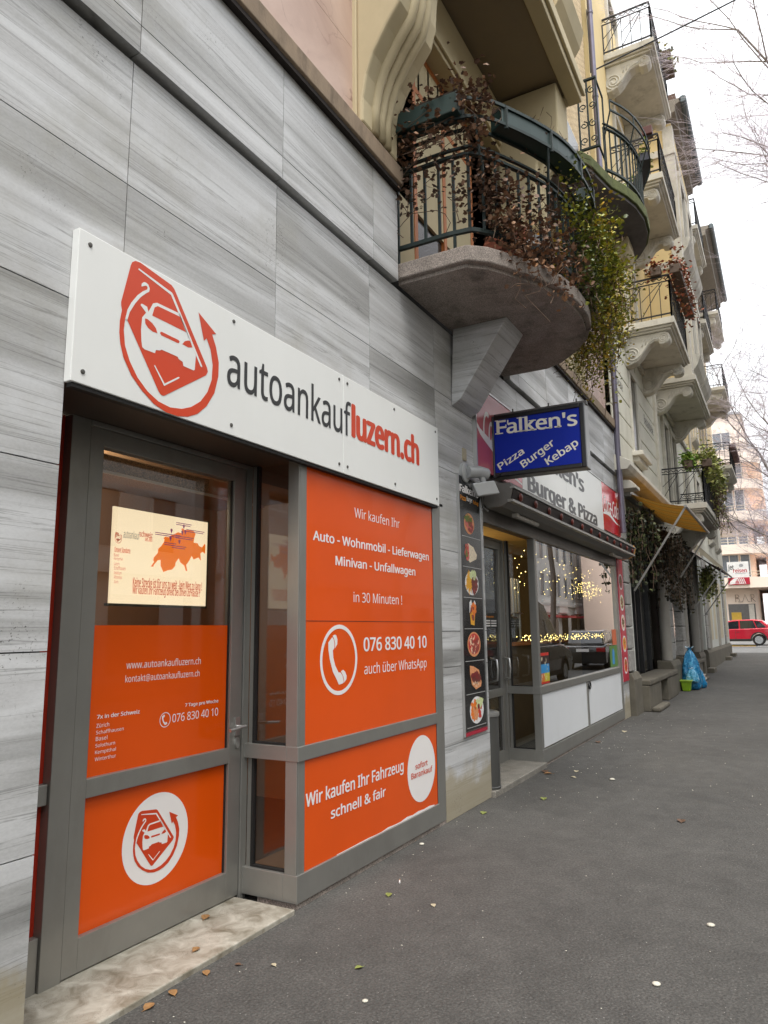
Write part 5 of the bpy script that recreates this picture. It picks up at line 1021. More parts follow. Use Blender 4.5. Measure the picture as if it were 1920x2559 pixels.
# ---- rectangular balconies on scrolled brackets
BR = [(2.70, 0), (1.76, 0), (1.70, -.05), (1.665, -.13), (1.68, -.22), (1.75, -.28), (1.84, -.29), (1.92, -.27), (1.93, -.20), (2.02, -.20), (2.14, -.26), (2.24, -.38), (2.33, -.50), (2.44, -.60), (2.58, -.65), (2.70, -.66)]
def volute(m, x, y, z, r, d):
    pts = [(x, y+d*r*(1-.8*t)*math.cos(5.0+2.3*6.283*t), z+r*(1-.8*t)*math.sin(5.0+2.3*6.283*t)) for t in [i/34 for i in range(35)]]
    m.tube(pts, r*.085, 5)
def balcony(x0, x1, z, yf, label, mat_slab=STN, rail=True):
    t = thing('balcony', ((x0+x1)/2, 2.7, z), label, 'balcony', 'rectangular balconies of the cream building')
    m = MB(); m.box(x0, x1, yf, 2.70, z-.02, z+.13); m.box(x0+.05, x1-.05, yf+.05, 2.70, z-.07, z-.02); m.box(x0+.10, x1-.10, yf+.10, 2.70, z-.12, z-.07); m.build('slab', mat_slab, t, bevel=.01)
    for bx in (x0+.16, x1-.46):
        m = MB(); m.prism([(2.70-(2.70-y)*(2.70-yf-.12)/1.04, z-.12+h) for y, h in BR], 'x', bx, bx+.30); o = m.build('bracket', STN, t, bevel=.02)
        m = MB(); k = (2.70-yf-.12)/1.04
        volute(m, bx-.004, 2.70-.17*k, z-.12-.42, .19, 1); volute(m, bx-.004, 2.70-.88*k, z-.12-.15, .115, -1)
        m.tube([(bx-.004, 2.70-(2.70-y)*k+.0, z-.12+h+.05) for y, h in BR[8:14]], .016, 5)
        for q in range(5): m.tube([(bx-.003, 2.70-(.40+.08*q)*k, z-.12-.28+.035*q), (bx-.003, 2.70-(.44+.08*q)*k, z-.12-.12)], .012, 4)
        m.build('volute', STN, o, smooth=True)
    if not rail: return t
    m = MB(); i0, i1, yr = x0+.05, x1-.05, yf+.05
    for a, b in (((i0, 2.69), (i0, yr)), ((i0, yr), (i1, yr)), ((i1, yr), (i1, 2.69))):
        for h, s_ in ((.22, .028), (.98, .022), (1.12, .035)): m.bar((a[0], a[1], z+h), (b[0], b[1], z+h), s_)
        L = math.hypot(b[0]-a[0], b[1]-a[1]); n = max(2, int(L/.19))
        for i in range(n+1):
            f_ = i/n; x, y = a[0]+(b[0]-a[0])*f_, a[1]+(b[1]-a[1])*f_; m.bar((x, y, z+.13), (x, y, z+.98), .016 if 0 < i < n else .034)
        pts = [(a[0]+(b[0]-a[0])*i/40, a[1]+(b[1]-a[1])*i/40, z+1.05+.025*math.sin(i*1.3)) for i in range(41)]; m.tube(pts, .011, 4)
        for i in range(int(L/.45)):
            f0, f1 = i*.45/L, min(1, (i+1)*.45/L); A = lambda f_, h: (a[0]+(b[0]-a[0])*f_, a[1]+(b[1]-a[1])*f_, z+h)
            m.bar(A(f0, .25), A(f1, .95), .014); m.bar(A(f0, .6), A(f1, 1.0), .012)
    m.build('railing', IRON_BK, t); return t
bal = [balcony(16.07, 19.0, 8.23, 1.59, 'balcony with dry red vine on its planter, nearest above the shop lettering'), balcony(16.07, 19.0, 11.7, 1.59, 'balcony directly behind the mossy curved balcony'), balcony(16.07, 19.0, 15.15, 1.55, 'highest balcony at the top edge of the photo above the overhead cable'),
       balcony(20.3, 24.5, 8.23, 1.59, 'mossy stone base with two carved brackets carrying the yellow oriel', rail=False), balcony(20.3, 24.7, 4.72, 1.58, 'lowest balcony full of plants above the yellow awning'),
       balcony(25.2, 28.3, 11.7, 1.52, 'balcony with brackets at the middle height right of the yellow wall'), balcony(25.2, 28.3, 15.15, 1.52, 'high balcony under the eaves right of the yellow wall'),
       balcony(33.0, 36.7, 8.23, 1.48, 'far low balcony with lantern like railing against the sky'), balcony(33.0, 36.7, 11.7, 1.48, 'far middle balcony with railing open to the sky'), balcony(33.0, 36.7, 15.15, 1.48, 'far high balcony with dark cover near the eaves')]
DKBR = pm('dark_underside', c8(92, 82, 72), .8)
for x0, z0 in ((33.0, 8.4), (33.0, 11.85)):
    pass
def boxes(label, x0, x1, y, z, mat, seed, lm, n, sz, hang=.12):
    t = thing('planter_box', (x0, y, z), label, 'planter', 'planters on the balconies of the cream building'); m = MB(); m.box(x0, x1, y-.11, y+.11, z, z+.2); m.build('box', mat, t, bevel=.01)
    if n:
        p = thing('balcony_plant', (x0, y, z+.2), 'plant in the '+label, 'plant', 'plants on the balconies of the cream building'); rr = random.Random(seed); L = MB()
        for _ in range(n): leaf(L, (rr.uniform(x0, x1), y+rr.gauss(0, .10), z+.22+rr.gauss(0, hang)), sz*rr.uniform(.6, 1.3), rr.random(), rr)
        L.build('foliage', lm, p)
REDBOX = pm('dark_red_box', c8(84, 44, 40), .6); BRBOX = pm('brown_box', c8(86, 70, 58), .7)
RUST = leaf_mat('rusty_leaves', [c8(70, 52, 30), c8(140, 74, 48), c8(178, 96, 66), c8(110, 100, 50)], .6)
OLIVE = leaf_mat('olive_leaves', [c8(60, 70, 36), c8(120, 130, 60), c8(170, 176, 96), c8(196, 190, 120)], .5)
boxes('brown planter box with red vine on the balcony above the shop lettering', 16.02, 16.24, 1.9, 9.36, BRBOX, 1, RUST, 160, .07)
boxes('long brown planter box with red vine above the wall lettering', 16.1, 18.9, 1.5, 9.36, BRBOX, 2, RUST, 900, .075, .22)
boxes('dark red planter box on the balcony behind the mossy balcony', 16.05, 16.3, 1.85, 12.85, REDBOX, 3, OLIVE, 0, .07)
boxes('dark planter box with olive plants above the awning', 20.3, 24.6, 1.5, 5.80, BRBOX, 4, OLIVE, 2600, .085, .20)
boxes('green planter box on the side of the lowest balcony above the awning', 20.28, 20.6, 1.95, 5.82, BRBOX, 5, leaf_mat('fresh_green', [c8(84, 120, 40), c8(130, 164, 60), c8(170, 190, 90)]), 500, .08, .12)
boxes('red planter box on the far low balcony', 33.2, 36.5, 1.40, 9.1, REDBOX, 6, OLIVE, 60, .09)
boxes('pale green planter box high on the top balcony by the gutter', 18.0, 18.9, 1.47, 16.2, BRBOX, 7, OLIVE, 200, .08)
t = thing('hanging_creeper', (24.7, 1.5, 5.0), 'tangled dry creeper hanging from the right end of the lowest balcony', 'climbing plant'); m = MB(); L = MB(); rr = random.Random(31)
for k in range(70):
    p = Vector((rr.uniform(22.5, 24.9), rr.uniform(1.36, 1.6), rr.uniform(5.2, 6.0))); pts = []
    for j in range(8): pts.append(tuple(p)); p = p+Vector((rr.gauss(0, .09), rr.gauss(0, .05), rr.uniform(-.22, .05)))
    m.tube(pts, .008, 3)
    for q in pts[::2]: leaf(L, q, .08*rr.uniform(.5, 1.2), rr.random(), rr)
m.build('stems', STEM, t); L.build('foliage', OLIVE, t)
# ---- awnings
AWY = None
def stripes_mat():
    m, nt, b = mk('yellow_striped_canvas'); tc = N(nt, 'ShaderNodeTexCoord'); sp = N(nt, 'ShaderNodeSeparateXYZ'); nt.links.new(tc.outputs['Object'], sp.inputs[0])
    k = N(nt, 'ShaderNodeMath'); k.operation = 'MULTIPLY'; k.inputs[1].default_value = 1.15; f = N(nt, 'ShaderNodeMath'); f.operation = 'FRACT'; nt.links.new(sp.outputs[0], k.inputs[0]); nt.links.new(k.outputs[0], f.inputs[0])
    r = N(nt, 'ShaderNodeValToRGB'); r.color_ramp.interpolation = 'CONSTANT'; e = r.color_ramp.elements; st = [(0, c8(176, 122, 40)), (.4, c8(112, 74, 26)), (.47, c8(206, 160, 74)), (.56, c8(112, 74, 26)), (.66, c8(206, 160, 74)), (.75, c8(112, 74, 26)), (.86, c8(176, 122, 40))]
    while len(e) < len(st): e.new(.5)
    for q, (p, c) in zip(e, st): q.position = p; q.color = (*c, 1)
    nt.links.new(f.outputs[0], r.inputs[0]); nt.links.new(r.outputs[0], b.inputs['Base Color']); b.inputs['Roughness'].default_value = .85
    tr = N(nt, 'ShaderNodeBsdfTranslucent'); nt.links.new(r.outputs[0], tr.inputs[0]); mx = N(nt, 'ShaderNodeMixShader'); mx.inputs[0].default_value = .2
    nt.links.new(b.outputs[0], mx.inputs[1]); nt.links.new(tr.outputs[0], mx.inputs[2]); nt.links.new(mx.outputs[0], nt.nodes['Material Output'].inputs[0]); return m
def awning(label, x0, x1, yt, zt, yf, zf, mat, arms, ax=.35):
    t = thing('awning', ((x0+x1)/2, yt, zt), label, 'awning'); m = MB(); n = 8
    g = [(yt+(yf-yt)*i/n, zt+(zf-zt)*i/n-.05*math.sin(math.pi*i/n)) for i in range(n+1)]
    m.mesh([(x, y, z_) for y, z_ in g for x in (x0, x1)], [(2*i, 2*i+1, 2*i+3, 2*i+2) for i in range(n)]); m.build('canvas', mat, t)
    m = MB(); m.tube([(x0-.05, yf, zf), (x1+.05, yf, zf)], .03, 8); m.box(x0-.05, x1+.05, yt-.02, yt+.12, zt-.06, zt+.07); m.build('front_bar', ALU, t)
    for x in (x0+.02, x1-.02): m = MB(); m.bar((x, yf, zf), (x, 2.62, arms), .035); m.build('arm', ALU, t)
    return t
awning('extended yellow striped awning with folding arms over the dark shop window', 15.0, 19.6, 2.58, 4.32, 1.55, 3.96, stripes_mat(), 2.35)
awning('extended dark red awning beyond the yellow awning', 24.2, 28.6, 2.6, 4.1, 1.62, 3.35, pm('dark_red_canvas', c8(92, 40, 50), .9), 2.0)
# ---- green garlands hanging in front of the shop
def hanging(label, xs, z0, z1, y, seed, n, lm):
    t = thing('hanging_garland', (xs[0], y, z1), label, 'plant'); rr = random.Random(seed); L = MB(); S = MB()
    for _ in range(n):
        x = rr.uniform(*xs); p = Vector((x, y+rr.gauss(0, .12), z1-rr.random()*.3)); ln = (z1-z0)*rr.uniform(.35, 1); pts = []
        for j in range(9): pts.append(tuple(p)); p = p+Vector((rr.gauss(0, .03), rr.gauss(0, .025), -ln/9))
        S.tube(pts, .006, 3)
        for q in pts:
            for _k in range(4): leaf(L, (q[0]+rr.gauss(0, .03), q[1]+rr.gauss(0, .03), q[2]), .075*rr.uniform(.5, 1.2), rr.random(), rr, 1.8)
    L.build('foliage', lm, t); S.build('stems', STEM, t)
FIR = leaf_mat('fir_green', [c8(24, 28, 18), c8(44, 50, 26), c8(76, 82, 38)], .6); FIR2 = leaf_mat('brown_green', [c8(26, 24, 18), c8(44, 40, 26), c8(70, 64, 38)], .7)
hanging('green needle garland hanging left of the dark shop entrance beside the pizza shop', (14.75, 15.6), 2.4, 4.1, 2.5, 1, 34, FIR)
hanging('brown green garland hanging in front of the granite pier beyond the dark shop window', (18.4, 20.4), 1.9, 4.1, 2.5, 2, 44, FIR2)
hanging('second brown green garland hanging above the blue bags', (21.0, 23.2), 2.1, 4.1, 2.5, 3, 40, FIR2)
hanging('leafy bush hanging at the dark red awning', (25.2, 27.4), 2.5, 3.6, 2.2, 4, 46, OLIVE)
# ---- rubbish bags, green tub, paper
BAG = None
def bag_mat(name, col, hi):
    m, nt, b = mk(name); v = coords(nt); n = noise(nt, v, 9, 6, .65, 1.2); c = ramp(nt, n, [(.3, tuple(x*.6 for x in col)), (.5, col), (.72, hi)])
    nt.links.new(c, b.inputs['Base Color']); b.inputs['Roughness'].default_value = .25; b.inputs['Coat Weight'].default_value = .4; nt.links.new(bump(nt, n, .9, .05), b.inputs['Normal']); return m
def bag(label, c, h, r, seed, mat, squash=1.0):
    t = thing('rubbish_bag', c, label, 'rubbish bag'); rr = random.Random(seed); n, k = 34, 26; vs = []
    prof_ = [(.72, 0), (.96, .05), (1.0, .15), (.97, .3), (.90, .45), (.78, .6), (.62, .74), (.42, .86), (.2, .93), (.13, .955), (.2, .98), (.26, 1.0)]
    for i in range(k):
        f_ = i/(k-1); j = 0
        while j < len(prof_)-2 and prof_[j+1][1] < f_: j += 1
        a, b = prof_[j], prof_[j+1]; rad = a[0]+(b[0]-a[0])*(f_-a[1])/max(1e-6, b[1]-a[1])
        for q in range(n):
            an = 6.283*q/n; fold = 1+.075*math.sin(an*5+seed+2.2*f_)+.05*math.sin(an*11+f_*9)+.03*math.sin(f_*26+3*math.sin(an*3))+rr.uniform(-.018, .018); rd = r*rad*fold
            vs.append((c[0]+rd*math.cos(an)*squash, c[1]+rd*math.sin(an), c[2]+h*f_+.01*math.sin(an*4)))
    m = MB(); m.mesh(vs, [(i*n+q, i*n+(q+1) % n, (i+1)*n+(q+1) % n, (i+1)*n+q) for i in range(k-1) for q in range(n)]+[tuple(range(n))[::-1]])
    m.build('sack', mat, t, smooth=True)
    m = MB()
    for q in range(3): a = q*2.1+seed; m.bar((c[0], c[1], c[2]+h*.955), (c[0]+.12*math.cos(a)*r/.25, c[1]+.12*math.sin(a)*r/.25, c[2]+h*1.03), .03, .008)
    m.build('knot', pm('bag_tie', c8(190, 220, 236), .4), t)
BLUEBAG = bag_mat('blue_plastic', c8(20, 120, 172), c8(96, 186, 224)); PALEBAG = bag_mat('pale_blue_plastic', c8(70, 156, 194), c8(176, 214, 230))
bag('tall blue rubbish bag leaning on the granite pier', (20.95, 2.36, 0), 1.08, .25, 1, BLUEBAG, 1.2)
bag('small pale blue tied bag in front of the tall blue bag', (20.62, 2.30, .20), .36, .16, 2, PALEBAG)
bag('second blue rubbish bag behind the tall one', (21.5, 2.3, 0), .62, .24, 3, BLUEBAG, 1.2)
gt = thing('green_tub', (20.35, 2.42, 0), 'lime green plastic tub beside the blue rubbish bags', 'tub'); m = MB()
m.mesh([(20.25, 2.33, 0), (20.47, 2.33, 0), (20.47, 2.51, 0), (20.25, 2.51, 0), (20.22, 2.29, .25), (20.50, 2.29, .25), (20.50, 2.55, .25), (20.22, 2.55, .25)], [(0, 3, 2, 1), (0, 1, 5, 4), (1, 2, 6, 5), (2, 3, 7, 6), (3, 0, 4, 7), (4, 5, 6, 7)]); m.build('tub', pm('lime_plastic', c8(122, 158, 30), .4), gt, bevel=.02)
m = MB(); m.box(20.20, 20.52, 2.27, 2.57, .245, .275); m.build('rim', pm('lime_rim', c8(140, 170, 50), .4), gt, bevel=.01)
pp = thing('paper_stack', (22.9, 2.3, 0), 'bundled stack of old newspapers behind the blue rubbish bags', 'newspapers'); rr = random.Random(2)
for k in range(8): m = MB(); a = rr.uniform(-.03, .03); m.box(22.75+a, 23.15+a, 2.2+a, 2.48-a, .035*k, .035*k+.031); m.build('paper_layer', pm('paper_%d' % k, c8(*(rr.choice([(214, 210, 200), (120, 112, 104), (180, 172, 160)]))), .8), pp)

# ================================================================ pale pink corner house across the cross street
PNK = pm('pale_pink_render', c8(246, 228, 212), .8, 0, .03, .5); PNK2 = pm('pale_pink_wall', c8(242, 216, 198), .8, 0, .03, .5)
WFR = pm('white_window_frame', c8(232, 232, 228), .4); RAILW = pm('cream_rail', c8(206, 190, 166), .5)
bC = thing('pink_house', (72, 6, hz(68)), 'pale pink corner house with rounded balconies at the end of the street', 'building')
def prow(x0, yr, yl, r, n=10):
    p = [(x0, yl)]+[(x0+r-r*math.cos(a), yr+r-r*math.sin(a)) for a in [i*math.pi/2/n for i in range(n+1)]]+[(x0+14, yr), (x0+14, yl)]
    return p
FL = [(4.75, 5.62, -.6), (7.61, 8.38, .45), (10.44, 11.22, .78), (13.17, 13.98, .9), (15.45, 16.62, .95)]
for i, (z0, z1, yr) in enumerate(FL):
    m = MB(); m.prism(prow(66.9, yr, 11, 2.2 if i else 1.4), 'z', z0, z1); m.build('balcony_parapet', PNK, bC)
    m = MB(); pth = prow(66.98, yr+.06, 11, 2.1)[:12]
    for h in (.22, .46): m.tube([(x, y, z1+h) for x, y in pth], .025, 5)
    for p in resample(pth, 1.1): m.tube([(p[0], p[1], z1), (p[0], p[1], z1+.48)], .02, 5)
    if i < 4 or True: m.build('balcony_rail', RAILW, bC)
LV = [hz(68)-.3]+[f[0] for f in FL]
for i in range(5):
    m = MB(); m.prism(prow(68.0, 2.0 if i else 1.95, 11, .9), 'z', FL[i-1][1]-.6 if i else hz(68)-.4, FL[i][0]+.01); m.build('wall', PNK2 if i else PNK, bC)
m = MB(); m.prism(prow(68.0, 2.1, 11, .9), 'z', 16.0, 19.9); m.build('wall', PNK, bC)
m = MB(); m.prism(prow(67.8, 1.95, 11, .9), 'z', 19.9, 20.1); m.build('roof_edge', pm('grey_roof_edge', c8(150, 152, 156), .5), bC)
def pwin(y0, y1, z0, z1, blind=0, x=67.99):
    f = MB(); f.box(x-.04, x, y0, y1, z1-.07, z1); f.box(x-.04, x, y0, y1, z0, z0+.07); n = max(1, int(round((y1-y0)/.75)))
    for k in range(n+1): y = y0+(y1-y0)*k/n; f.box(x-.04, x, y-.035, y+.035, z0, z1)
    o = f.build('window', WFR, bC); m = MB(); m.box(x-.01, x-.002, y0, y1, z0, z1); m.build('pane', PANEP, o)
    if blind: m = MB(); m.box(x-.06, x-.02, y0, y1, z1-blind, z1); m.build('blind', pm('blind_beige_grey', c8(196, 182, 164), .7), o)
PANEP = pm('far_pane', c8(108, 118, 128), .12)
for z0, blind in ((5.65, 0), (8.45, 1.3), (11.3, 0), (14.05, 0)):
    for y0, y1 in ((2.35, 3.05), (3.2, 4.6), (4.8, 6.2)): pwin(y0, y1, z0, z0+2.0, blind)
pwin(3.0, 4.4, 16.7, 18.4)
m = MB(); m.box(67.97, 67.999, 2.25, 4.3, hz(68)+.2, 3.45); m.build('bar_window', pm('bar_glass', c8(92, 88, 84), .15), bC)
m = MB(); m.box(67.95, 67.969, 3.35, 4.1, 1.9, 2.75); m.build('bar_poster', pm('bar_yellow', c8(196, 160, 60), .6), bC)
m = MB(); m.box(67.95, 67.969, 2.35, 2.75, 1.4, 3.4); m.build('bar_door', pm('pale_door', c8(188, 182, 172), .5), bC)
bl_ = thing('bar_lettering', (67.9, 3.0, 3.7), 'thin bronze letters spelling bar on the pink house above the shop window', 'lettering'); m = MB()
def wire(pts): m.tube([(67.9, 3.72-1.52*u, 3.62+.62*v) for u, v in pts], .022, 5)
wire([(.02, 0), (.02, 1), (.17, .92), (.2, .75), (.14, .58), (.03, .55), (.2, .42), (.22, .2), (.15, 0), (.36, 0)]); wire([(.36, 0), (.5, 1), (.64, 0), (.74, 0)]); wire([(.8, 0), (.8, 1), (.94, .9), (.95, .6), (.82, .5), (1, 0)])
m.build('letters', pm('bronze_letter', c8(120, 92, 66), .5, .3), bl_)
js = thing('travel_sign', (66.8, 3.2, 5.0), 'white and crimson travel agency board on the balcony of the pink house', 'sign')
m = MB(); m.box(66.78, 66.86, 2.44, 4.06, 5.02, 6.92); m.build('board', pm('travel_white', c8(226, 224, 220), .5), js)
m = MB(); m.box(66.765, 66.779, 2.44, 4.06, 5.02, 5.60); m.build('crimson_band', pm('travel_crimson', c8(178, 24, 50), .5), js)
m = MB(); text(m, 'jet', 4.0, 3.55, 6.15, 6.70, 66.775, 1, plane='x'); m.build('dark_lettering', DARK_V, js)
m = MB(); text(m, 'reisen', 3.62, 2.60, 6.02, 6.36, 66.775, 1, plane='x'); m.build('red_lettering', bpy.data.materials['travel_crimson'], js)
m = MB(); m.box(66.77, 66.775, 2.65, 3.5, 5.93, 5.96); g = ring2(3.0, 6.6, .16, .13, 16); m.poly([(66.774, a, b) for a, b in g])
m.build('grey_line', pm('travel_grey', c8(150, 150, 150), .5), js)
m = MB(); 
def yz(m_, pts, x): m_.poly([(x, a, b) for a, b in pts])
yz(m, [(4.0, 5.04), (3.9, 5.3), (3.6, 5.55), (3.3, 5.58), (3.5, 5.3), (3.55, 5.1)], 66.76)
for k in range(4): yz(m, [(3.35-.14*k, 5.56), (3.30-.14*k, 5.56), (3.15-.14*k, 5.06), (3.20-.14*k, 5.06)], 66.76); yz(m, [(3.55, 5.14+.12*k), (2.85, 5.10+.12*k), (2.85, 5.07+.12*k), (3.55, 5.11+.12*k)], 66.759)
m.build('globe_mark', bpy.data.materials['travel_white'], js)
for i, (y, h) in enumerate(((2.75, 22.6), (2.45, 22.3))):
    a = MB(); a.tube([(70, y, 20.0), (70, y, h)], .03, 5); tag(a.build('aerial', ALU_DK), ('taller', 'shorter')[i]+' thin aerial on the roof of the pink house', 'aerial')
m = MB(); m.box(72, 84, -12, 1.2, hz(72)-.3, 11); tag_ = thing('far_house', (76, -4, 1), 'pale far house beyond the pink corner house', 'building'); m.build('wall', PNK2, tag_)
m = MB()
for k in range(3):
    for y in (-3.5, -1.4, .1): m.box(71.98, 71.999, y, y+.9, 2.6+2.8*k, 4.3+2.8*k)
m.build('window', PANEP, tag_)
m = MB(); m.box(40, 44, 9, 40, 0, 16); t = thing('side_street_house', (42, 20, 0), 'house round the corner in the side street', 'building'); m.build('wall', YEL, t)

# ================================================================ vehicles
TYRE = pm('tyre', c8(28, 28, 29), .8); RIM = pm('alloy_rim', c8(186, 188, 190), .25, .8); CGL = pm('car_glass', c8(30, 36, 42), .05, 0, .1, 1, coat=.6, spec=.8); PLAST = pm('black_plastic', c8(34, 34, 36), .6)
TAIL = pm('tail_light', c8(150, 16, 24), .2, coat=.5)
def car(name, loc, rz, label, paint, lower, cabin, glass_side, wheels, W, rw, plate=True):
    t = thing(name, loc, label, 'car'); M4 = Matrix.Translation(Vector(loc)) @ Matrix.Rotation(rz, 4, 'Z')
    def put(m, nm, mat, parent, **k): m.v = [tuple(M4 @ Vector(p)) for p in m.v]; return m.build(nm, mat, parent, **k)
    out = []
    for p in lower: out.append(p)
    # wheel arches cut into the lower outline
    low = [(lower[0][0], lower[0][1])]
    base = []
    for wx in sorted(wheels): base += [(wx+(rw+.07)*math.cos(a), rw+(rw+.07)*math.sin(a)) for a in [math.pi-i*math.pi/10 for i in range(11)]]
    b0 = lower[0][1]; base = [(x, max(z, b0)) for x, z in base]
    m = MB(); m.prism(lower[:1]+base+lower[1:], 'y', -W, W); body = put(m, 'body', paint, t, bevel=.05, seg=3, auto=R(35))
    n = len(cabin); yb, yt = W-.06, W-.26; zb = min(z for x, z in cabin); zt = max(z for x, z in cabin)
    yy = lambda z: yb+(yt-yb)*(z-zb)/(zt-zb)
    m = MB(); m.mesh([(x, -yy(z), z) for x, z in cabin]+[(x, yy(z), z) for x, z in cabin], [tuple(range(n))[::-1], tuple(range(n, 2*n))]+[(i, (i+1) % n, n+(i+1) % n, n+i) for i in range(n)]); put(m, 'cabin', paint, t, bevel=.05, seg=3, auto=R(35))
    for s_ in (1, -1):
        for g in glass_side:
            m = MB(); m.poly([(x, s_*(yy(z)+.012), z) for x, z in g]); put(m, 'side_window', CGL, t)
    # windscreen and rear screen
    ws = sorted(cabin, key=lambda q: -q[0]); fr = [cabin[0], cabin[1]]; re_ = [cabin[-1], cabin[-2]]
    for nm, (lo, hi), d in (('windscreen', fr, .02), ('rear_window', re_, -.02)):
        A = lambda f_: (lo[0]+(hi[0]-lo[0])*f_+d, lo[1]+(hi[1]-lo[1])*f_+.01)
        (xa, za), (xb, zb_) = A(.1), A(.9); m = MB(); m.poly([(xa, -yy(za)+.08, za), (xa, yy(za)-.08, za), (xb, yy(zb_)-.08, zb_), (xb, -yy(zb_)+.08, zb_)]); put(m, nm, CGL, t)
    xr = min(x for x, z in lower); xf = max(x for x, z in lower)
    for wx in wheels:
        for s_ in (1, -1):
            m = MB(); yw = s_*(W-.11); m.lathe([(rw*.66, -.11), (rw*.94, -.11), (rw, -.07), (rw, .07), (rw*.94, .11), (rw*.66, .11)], (wx, yw, rw), 30, 'y'); w_ = put(m, 'wheel', TYRE, t, auto=R(40))
            m = MB(); m.lathe([(rw*.66, -.02), (rw*.70, 0), (rw*.66, .03)], (wx, yw+s_*.09, rw), 26, 'y')
            for k in range(10): a = k*.628; m.bar((wx+.04*math.cos(a), yw+s_*.10, rw+.04*math.sin(a)), (wx+rw*.66*math.cos(a), yw+s_*.10, rw+rw*.66*math.sin(a)), .03, .045)
            m.lathe([(.05, -.02), (.05, .03), (.02, .035)], (wx, yw+s_*.09, rw), 12, 'y'); put(m, 'rim', RIM, w_)
    m = MB(); m.box(min(wheels)+rw+.08, max(wheels)-rw-.08, -W-.012, W+.012, b0-.03, b0+.13); put(m, 'sill', PLAST, t, bevel=.02)
    for wx in wheels:
        for s_ in (1, -1):
            m = MB(); k = 12; a0 = [(wx+(rw+.06)*math.cos(i*math.pi/k), rw+(rw+.06)*math.sin(i*math.pi/k)) for i in range(k+1)]; a1 = [(wx+(rw+.13)*math.cos(i*math.pi/k), rw+(rw+.13)*math.sin(i*math.pi/k)) for i in range(k+1)]
            m.prism(a0+a1[::-1], 'y', s_*(W-.02), s_*(W+.014)); put(m, 'arch_trim', PLAST, t)
    for s_ in (1, -1):
        m = MB(); m.box(xr-.01, xr+.14, s_*(W-.36), s_*(W+.006), zb-.22, zb-.05); put(m, 'tail_lamp', TAIL, t, bevel=.015)
        m = MB(); m.box(xf-.16, xf+.005, s_*(W-.40), s_*(W+.004), .66, .80); put(m, 'headlight', pm('headlamp', c8(210, 216, 220), .1), t, bevel=.02)
        m = MB(); m.box(cabin[0][0]-.30, cabin[0][0]-.16, s_*(W-.02), s_*(W+.2), zb+.02, zb+.2); put(m, 'mirror', paint, t, bevel=.03)
        m = MB(); m.box(-.02, .0, s_*(W+.0005), s_*(W+.003), b0+.1, zb-.02); m.box(-.25, -.08, s_*W, s_*(W+.02), zb-.16, zb-.13); put(m, 'door_line', PLAST, t)
    if plate: m = MB(); m.box(xr-.025, xr-.004, -.26, .26, .78, .90); put(m, 'number_plate', WHITE_V, t)
    return t
LOW = [(-2.2, .30), (2.05, .30), (2.26, .42), (2.30, .66), (2.18, .86), (1.25, 1.02), (-1.95, 1.10), (-2.24, 1.0), (-2.28, .62)]
CAB = [(1.18, 1.0), (.42, 1.55), (.1, 1.63), (-1.05, 1.66), (-1.6, 1.60), (-2.12, 1.06)]
GS = [[(.86, 1.06), (.36, 1.50), (-.22, 1.57), (-.22, 1.06)], [(-.30, 1.06), (-.30, 1.575), (-1.06, 1.58), (-1.22, 1.10)], [(-1.28, 1.12), (-1.12, 1.57), (-1.42, 1.53), (-1.80, 1.14)]]
car('red_suv', (53.0, 3.02, hz(53)), R(90), 'red sport utility car crossing at the end of the street', pm('red_car_paint', c8(200, 20, 50), .25, .3, .03, 1, coat=1.0), LOW, CAB, GS, (1.40, -1.32), .91, .36)
car('dark_suv', (32.3, -1.95, -.12), 0, 'black sport utility car parked at the kerb, mirrored in the pizza shop window', pm('black_car_paint', c8(20, 21, 24), .22, .2, .05, 1, coat=1.0), LOW, CAB, GS, (1.40, -1.32), .91, .36)
VLOW = [(-2.7, .32), (2.55, .32), (2.72, .5), (2.72, .85), (2.55, 1.02), (1.7, 1.22), (-2.7, 1.22)]
VCAB = [(1.75, 1.2), (.85, 2.05), (.45, 2.5), (-.1, 2.62), (-2.6, 2.64), (-2.72, 1.2)]
VGS = [[(1.45, 1.27), (.8, 1.98), (.1, 2.02), (.1, 1.27)]]
car('black_van', (22.3, -2.05, -.12), 0, 'black van parked at the kerb, mirrored in the pizza shop window', pm('black_van_paint', c8(18, 18, 20), .25, .2, .05, 1, coat=1.0), VLOW, VCAB, VGS, (1.75, -1.7), .98, .36)

# ================================================================ houses across the street, seen only as reflections
def opposite(x0, x1, h, mat, label, base=3.6, n=None):
    t = thing('opposite_house', ((x0+x1)/2, -14, 0), label, 'building', 'houses across the street'); m = MB(); m.box(x0, x1, -24, -13.2, -.2, h); m.build('wall', mat, t)
    m = MB(); m.box(x0, x1, -13.2, -12.95, base, base+.25); m.box(x0, x1, -13.2, -12.8, h-.4, h); m.build('cornice', mat, t)
    for k in range(int((h-base)/3.3)):
        z0 = base+.9+3.3*k; x = x0+.9
        while x < x1-1.2:
            f = MB(); f.box(x-.15, x+1.25, -13.2, -13.08, z0+1.9, z0+2.1); f.box(x-.12, x, -13.2, -13.12, z0, z0+1.9); f.box(x+1.1, x+1.22, -13.2, -13.12, z0, z0+1.9); o = f.build('window', mat, t)
            p = MB(); p.box(x, x+1.1, -13.2, -13.19, z0, z0+1.9); p.build('pane', PANEP, o); x += 2.6
    m = MB(); x = x0+1
    while x < x1-2.5: m.box(x, x+2.2, -13.2, -13.18, .3, base-.7); x += 3.4
    m.build('shop_window', CGL, t); return t
OG = pm('grey_house', c8(206, 206, 204), .8, 0, .06, .5); OC = pm('cream_house', c8(206, 196, 176), .8, 0, .06, .5); OW = pm('white_house', c8(220, 222, 220), .8, 0, .04, .5)
